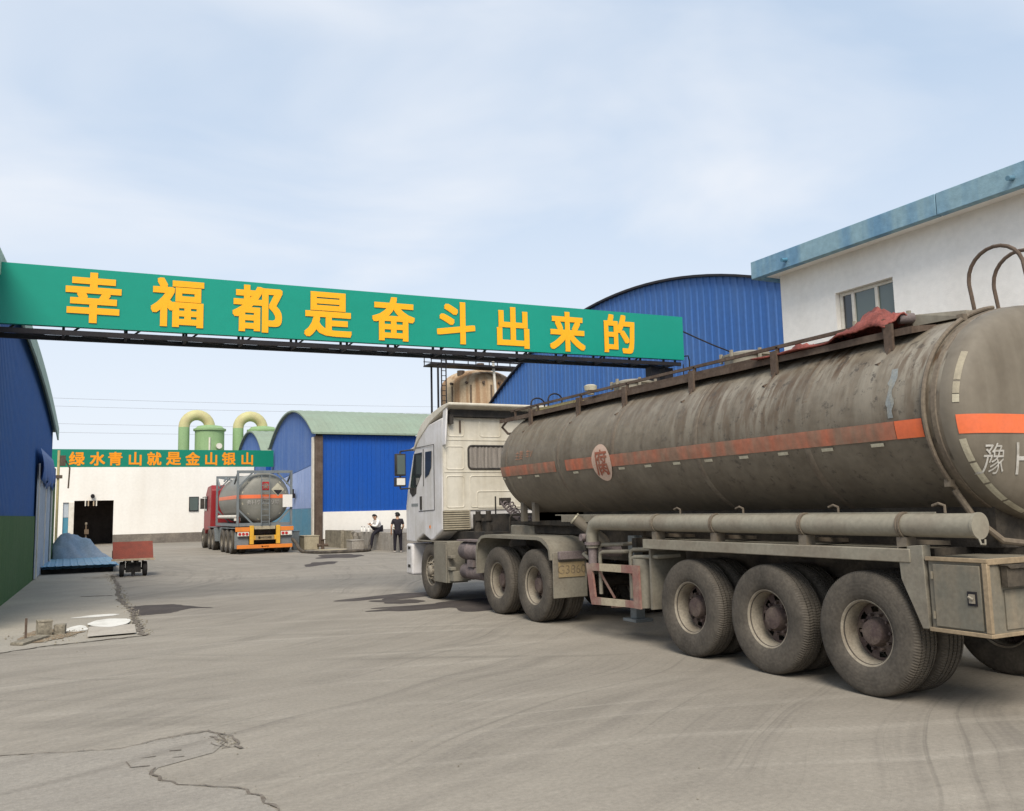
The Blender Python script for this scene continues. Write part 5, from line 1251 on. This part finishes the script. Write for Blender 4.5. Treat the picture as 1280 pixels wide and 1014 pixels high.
# ------------------------------------------------------------------ ledge, hose, blocks and people by the middle shed
LD = thing('concrete_ledge', 'low grey concrete ledge in front of the middle blue shed', 'ledge', (12.9, 40, 0))
P = [(11.75, 44.3), (12.66, 35.9), (17.2, 35.9), (17.2, 44.3)]
rnd = random.Random(9); m = MB(); n = 40
fr = [Vector(P[0]).lerp(Vector(P[1]), i / n) for i in range(n + 1)]
secz = [0, .2, .4, .6, .78, .80]
vs = [];
for i, p in enumerate(fr):
    rough = .06 if i < 20 else .012
    for j, z in enumerate(secz): vs.append((p.x + rnd.uniform(-rough, rough) + (.03 if j == 5 else 0), p.y, z + (rnd.uniform(-.03, .02) if (j >= 4 and i < 20) else 0)))
k = len(secz); m.add(vs, [(i * k + j, (i + 1) * k + j, (i + 1) * k + j + 1, i * k + j + 1) for i in range(n) for j in range(k - 1)])
o0 = len(m.v); m.v += [(17.2, p.y, .80) for p in fr]
m.f += [(i * k + k - 1, (i + 1) * k + k - 1, o0 + i + 1, o0 + i) for i in range(n)]
m.build('ledge', 'concrete', LD, smooth=False)
MB().box(12.70, 17.2, 35.92, 36.1, 0, .79).build('end_face', 'concrete', LD)
MB().prism([(11.62, 44.4), (12.0, 41.2), (12.15, 41.2), (11.8, 44.4)], 'Z', 0, .84).box(11.72, 11.9, 41.9, 42.1, 0, .86).build('rough_face', 'rough_block', LD)
for nm, (x0, x1, y0, y1, z0, z1), mt, lb in (('concrete_block', (11.4, 11.95, 38.9, 39.8, 0, .42), 'concrete', 'square concrete block in front of the low ledge beside the seated man'),
        ('concrete_block', (9.9, 10.6, 41.6, 42.6, 0, .62), 'cream_block', 'yellowish block at the foot of the faded blue gable'),
        ('junction_box', (9.55, 9.85, 42.3, 42.7, 0, .85), 'iso_frame', 'narrow grey box beside the yellowish block behind the truck')):
    t_ = thing(nm, lb, 'block' if 'block' in nm else 'box', ((x0 + x1) / 2, (y0 + y1) / 2, 0))
    MB().box(x0, x1, y0, y1, z0, z1).build('body', mt, t_, bev=.02); MB().box(x0 - .02, x1 + .02, y0 - .02, y1 + .02, z1, z1 + .04).build('top', mt, t_, bev=.01)
vt = thing('floor_valve', 'small rusty valve standing on the ground by the shed corner', 'valve', (10.75, 41.5, 0))
MB().tube([(10.75, 41.5, 0), (10.75, 41.5, .45)], .08, 10).tube([(10.5, 41.5, .2), (11.0, 41.5, .2)], .07, 10).build('body', 'rust_steel', vt, smooth=True)
MB().lathe([(.45, .02), (.45, .14), (.48, .14), (.48, .02)], 'Z', (10.75, 41.5, 0), 14, closed=True).build('hand_wheel', 'rust_steel', vt)
blob('sand_patch', 10.9, 40.4, .7, 1.2, .006, 'cream_block', 71, .2, .3)
def spline(P_, n=8):
    o = []
    for i in range(len(P_) - 1):
        p0, p1, p2, p3 = [Vector(P_[max(0, min(len(P_) - 1, i + k))]) for k in (-1, 0, 1, 2)]
        for j in range(n):
            t = j / n; o.append(.5 * ((2 * p1) + (p2 - p0) * t + (2 * p0 - 5 * p1 + 4 * p2 - p3) * t * t + (3 * p1 - p0 - 3 * p2 + p3) * t ** 3))
    return o + [Vector(P_[-1])]
tag(MB().tube(spline([(8.75, 40.0, .75), (8.98, 39.5, .5), (9.1, 38.6, .08), (9.5, 37.2, .065), (10.4, 36.9, .065), (11.3, 37.0, .065), (11.75, 37.5, .07), (11.98, 38.1, .25), (12.2, 38.35, .70), (12.5, 38.5, .86)]), .075, 12).build('hose', 'hose_skin', smooth=True), 'thick dark hose running from the container truck to the ledge', 'hose')
cr_ = thing('crate', 'small pale crate standing on the ledge between the two men', 'crate', (12.9, 37.0, .80))
m = MB()
for z in (.805, .885, .965):
    m.box(12.75, 13.05, 36.8, 36.83, z, z + .06).box(12.75, 13.05, 37.17, 37.2, z, z + .06).box(12.75, 12.78, 36.83, 37.17, z, z + .06).box(13.02, 13.05, 36.83, 37.17, z, z + .06)
m.box(12.78, 13.02, 36.83, 37.17, .805, .82); m.build('slats', 'cream_block', cr_)
MB().box(12.755, 12.785, 36.805, 36.835, .80, 1.03).box(13.015, 13.045, 36.805, 36.835, .80, 1.03).build('corner_post', 'cream_block', cr_)
for i, (x, y) in enumerate(((12.25, 40.2), (12.22, 39.7), (12.30, 39.3))):
    b_ = thing('bottle', ['left white plastic bottle on the ledge beside the seated man', 'middle white plastic bottle of three on the ledge', 'right white plastic bottle on the ledge nearest the seated man'][i], 'bottle', (x, y, .79), 'bottles on the ledge')
    MB().lathe([(.80, .0), (.80, .06), (.95, .06), (.99, .03), (1.0, .025)], 'Z', (x, y, 0), 12).build('body', 'lamp_white', b_, smooth=True); MB().lathe([(1.0, .03), (1.03, .03), (1.03, 0)], 'Z', (x, y, 0), 10).build('cap', 'rubber', b_)
tag(MB().box(12.55, 13.0, 36.3, 38.3, .80, .84).build('plank', 'rubber', bev=.005), 'dark plank lying on the ledge under the crate', 'plank') if False else None

def skin(name, verts, edges, rad, mat, parent, sub=2):
    me = bpy.data.meshes.new(name); me.from_pydata(verts, edges, [])
    o = bpy.data.objects.new('tmp', me); COL.objects.link(o)
    md = o.modifiers.new('skin', 'SKIN'); md.use_smooth_shade = True
    for i, r in enumerate(rad):
        d = me.skin_vertices[0].data[i]; d.radius = (r, r) if not isinstance(r, tuple) else r
        d.use_root = (i == 0)
    s_ = o.modifiers.new('sub', 'SUBSURF'); s_.levels = sub; s_.render_levels = sub
    dg = bpy.context.evaluated_depsgraph_get(); dg.update()
    nm = bpy.data.meshes.new_from_object(o.evaluated_get(dg)); bpy.data.objects.remove(o)
    nm.materials.clear(); nm.materials.append(M[mat]); nm.polygons.foreach_set('use_smooth', [True] * len(nm.polygons))
    q = bpy.data.objects.new(name, nm); COL.objects.link(q); q.parent = parent; return q

class Fig:
    def __init__(s): s.v, s.e, s.r = [], [], []
    def p(s, co, r, to=None):
        s.v.append(tuple(co)); s.r.append(r)
        if to is not None: s.e.append((to, len(s.v) - 1))
        return len(s.v) - 1

def person(t, J, shirt, trouser, sleeve='short'):
    V = {k: Vector(v) for k, v in J.items()}
    f = Fig()
    pel = f.p(V['pelvis'], .125); wa = f.p(V['pelvis'].lerp(V['chest'], .5), .115, pel); ch = f.p(V['chest'], .135, wa)
    nk = f.p(V['neck'], .055, ch); jw = f.p(V['neck'].lerp(V['head'], .55), .062, nk); hd = f.p(V['head'], .092, jw); tp_ = f.p(V['head'] + (V['head'] - V['neck']).normalized() * .075, .065, hd)
    fwd = V['face']; f.p(V['head'] + fwd * .112 - Vector((0, 0, .012)), .014, hd)
    sd = fwd.cross(Vector((0, 0, 1))).normalized()
    for s_ in (-1, 1): f.p(V['head'] + sd * s_ * .098, .016, hd)
    for S_ in ('L', 'R'):
        sh = f.p(V['sh' + S_], .062, ch); el = f.p(V['el' + S_], .042, sh); wr = f.p(V['wr' + S_], .030, el)
        d = (V['wr' + S_] - V['el' + S_]).normalized(); d2 = (d + V['face'] * .15).normalized(); w_ = d.orthogonal().normalized() if abs(d.dot(fwd)) > .9 else (fwd - d * fwd.dot(d)).normalized()
        pm = f.p(V['wr' + S_] + d * .06, .034, wr)
        th = f.p(V['wr' + S_] + d * .07 + w_ * .05, .012, pm); f.p(V['wr' + S_] + d * .105 + w_ * .065, .010, th)
        for q, (o_, l) in enumerate(((.026, .075), (.009, .085), (-.009, .08), (-.026, .06))):
            a = f.p(V['wr' + S_] + d * .10 + w_ * o_, .010, pm); b = f.p(V['wr' + S_] + d * (.10 + l * .5) + w_ * o_ + d.cross(w_) * .006, .009, a); f.p(V['wr' + S_] + d * (.10 + l * .92) + w_ * o_ + d.cross(w_) * .022, .008, b)
        hp_ = f.p(V['hp' + S_], .09, pel); kn = f.p(V['kn' + S_], .058, hp_); cf = f.p(V['kn' + S_].lerp(V['an' + S_], .3), .056, kn); an = f.p(V['an' + S_], .036, cf); f.p(V['to' + S_], .03, an)
    bd = skin('body', f.v, f.e, f.r, 'skin', t)
    g = Fig(); a0 = g.p(V['pelvis'] - Vector((0, 0, .09)), .165); a = g.p(V['pelvis'] + Vector((0, 0, .03)), .160, a0); b = g.p(V['pelvis'].lerp(V['chest'], .5), .142, a); c = g.p(V['chest'], .165, b); g.p(V['chest'].lerp(V['neck'], .75), .075, c)
    for S_ in ('L', 'R'):
        s1 = g.p(V['sh' + S_], .080, c); e_ = V['sh' + S_].lerp(V['el' + S_], .75 if sleeve == 'short' else 1); e1 = g.p(e_, .062, s1)
        if sleeve == 'long': g.p(V['el' + S_].lerp(V['wr' + S_], .9), .046, e1)
    skin('shirt', g.v, g.e, g.r, shirt, t)
    g = Fig(); a = g.p(V['pelvis'] - Vector((0, 0, .01)), .145)
    for S_ in ('L', 'R'):
        h1 = g.p(V['hp' + S_], .108, a); k1_ = g.p(V['kn' + S_], .078, h1); m1 = g.p(V['kn' + S_].lerp(V['an' + S_], .5), .068, k1_); g.p(V['an' + S_] - Vector((0, 0, .02)), .062, m1)
    skin('trousers', g.v, g.e, g.r, trouser, t)
    for S_ in ('L', 'R'):
        d = (V['to' + S_] - V['an' + S_]); g = Fig(); hl = V['an' + S_] - Vector((d.x, d.y, 0)) * .25; hl.z = V['to' + S_].z
        a = g.p(hl, .036); b = g.p(V['to' + S_].lerp(hl, .45), .042, a); g.p(V['to' + S_] + Vector((d.x, d.y, 0)) * .25, .036, b); skin('shoe', g.v, g.e, g.r, 'shoes', t)
    up = (V['head'] - V['neck']).normalized(); c0 = V['head'] - fwd * .012 + up * .018; hm = MB(); nu, nv = 28, 18
    def hp_pt(a, b):
        n_ = sd * math.sin(b) * math.cos(a) + fwd * math.sin(b) * math.sin(a) + up * math.cos(b)
        return n_, c0 + n_ * (.108 + .006 * math.sin(9 * a + 5 * b))
    for q in range(nu):
        for k in range(nv):
            cs = [(2 * math.pi * (q + d0) / nu, math.pi * (k + d1) / nv) for d0, d1 in ((0, 0), (1, 0), (1, 1), (0, 1))]
            n_, _ = hp_pt(2 * math.pi * (q + .5) / nu, math.pi * (k + .5) / nv)
            if n_.dot(up) > .42 or (n_.dot(fwd) < .12 and n_.dot(up) > -.55): hm.add([hp_pt(*c)[1] for c in cs], [(0, 1, 2, 3)])
    hm.build('hair', 'hair', t, local=True, solid=.012)
    m_ = MB()
    for s_ in (-1, 1):
        c_ = V['head'] + fwd * .088 + sd * s_ * .034 + Vector((0, 0, .008)); m_.lathe([(-.006, .0), (-.004, .011), (.004, .011), (.006, 0)], 'Z', c_, 10)
    m_.build('eyes', 'hair', t, local=True)

sp = thing('person', 'man in dark short sleeved shirt and dark trousers standing with his back turned', 'person', (12.28, 35.25, 0), None, R(-12))
sp.scale = (.98, .98, .98)
person(sp, dict(pelvis=(0, 0, .92), chest=(0, .02, 1.26), neck=(0, .02, 1.43), head=(-.01, .04, 1.57), face=(-.55, .83, 0), shL=(-.185, .01, 1.36), shR=(.185, .01, 1.36), elL=(-.27, -.02, 1.10), elR=(.25, .03, 1.10),
    wrL=(-.26, .08, .88), wrR=(.20, .20, .94), hpL=(-.10, 0, .86), hpR=(.10, 0, .86), knL=(-.12, .02, .48), knR=(.12, .03, .48), anL=(-.13, -.02, .09), anR=(.13, -.02, .09), toL=(-.16, .10, .045), toR=(.16, .10, .045)), 'shirt_black', 'trousers')
se_ = thing('person', 'man in white shirt and dark trousers sitting on the concrete ledge', 'person', (12.34, 38.25, 0), None, R(108))
person(se_, dict(pelvis=(0, -.14, .94), chest=(0, -.02, 1.20), neck=(0, .07, 1.34), head=(0, .11, 1.47), face=(-.35, .93, 0), shL=(-.17, .02, 1.28), shR=(.17, .02, 1.28), elL=(-.22, .18, 1.06), elR=(.24, .16, 1.12),
    wrL=(-.02, .32, 1.12), wrR=(.08, .30, 1.18), hpL=(-.10, -.10, .95), hpR=(.10, -.10, .95), knL=(-.13, .30, .70), knR=(.14, .24, 1.14), anL=(-.13, .42, .10), anR=(.13, .02, .90), toL=(-.14, .54, .045), toR=(.14, .14, .855)), 'shirt_white', 'trousers', 'long')
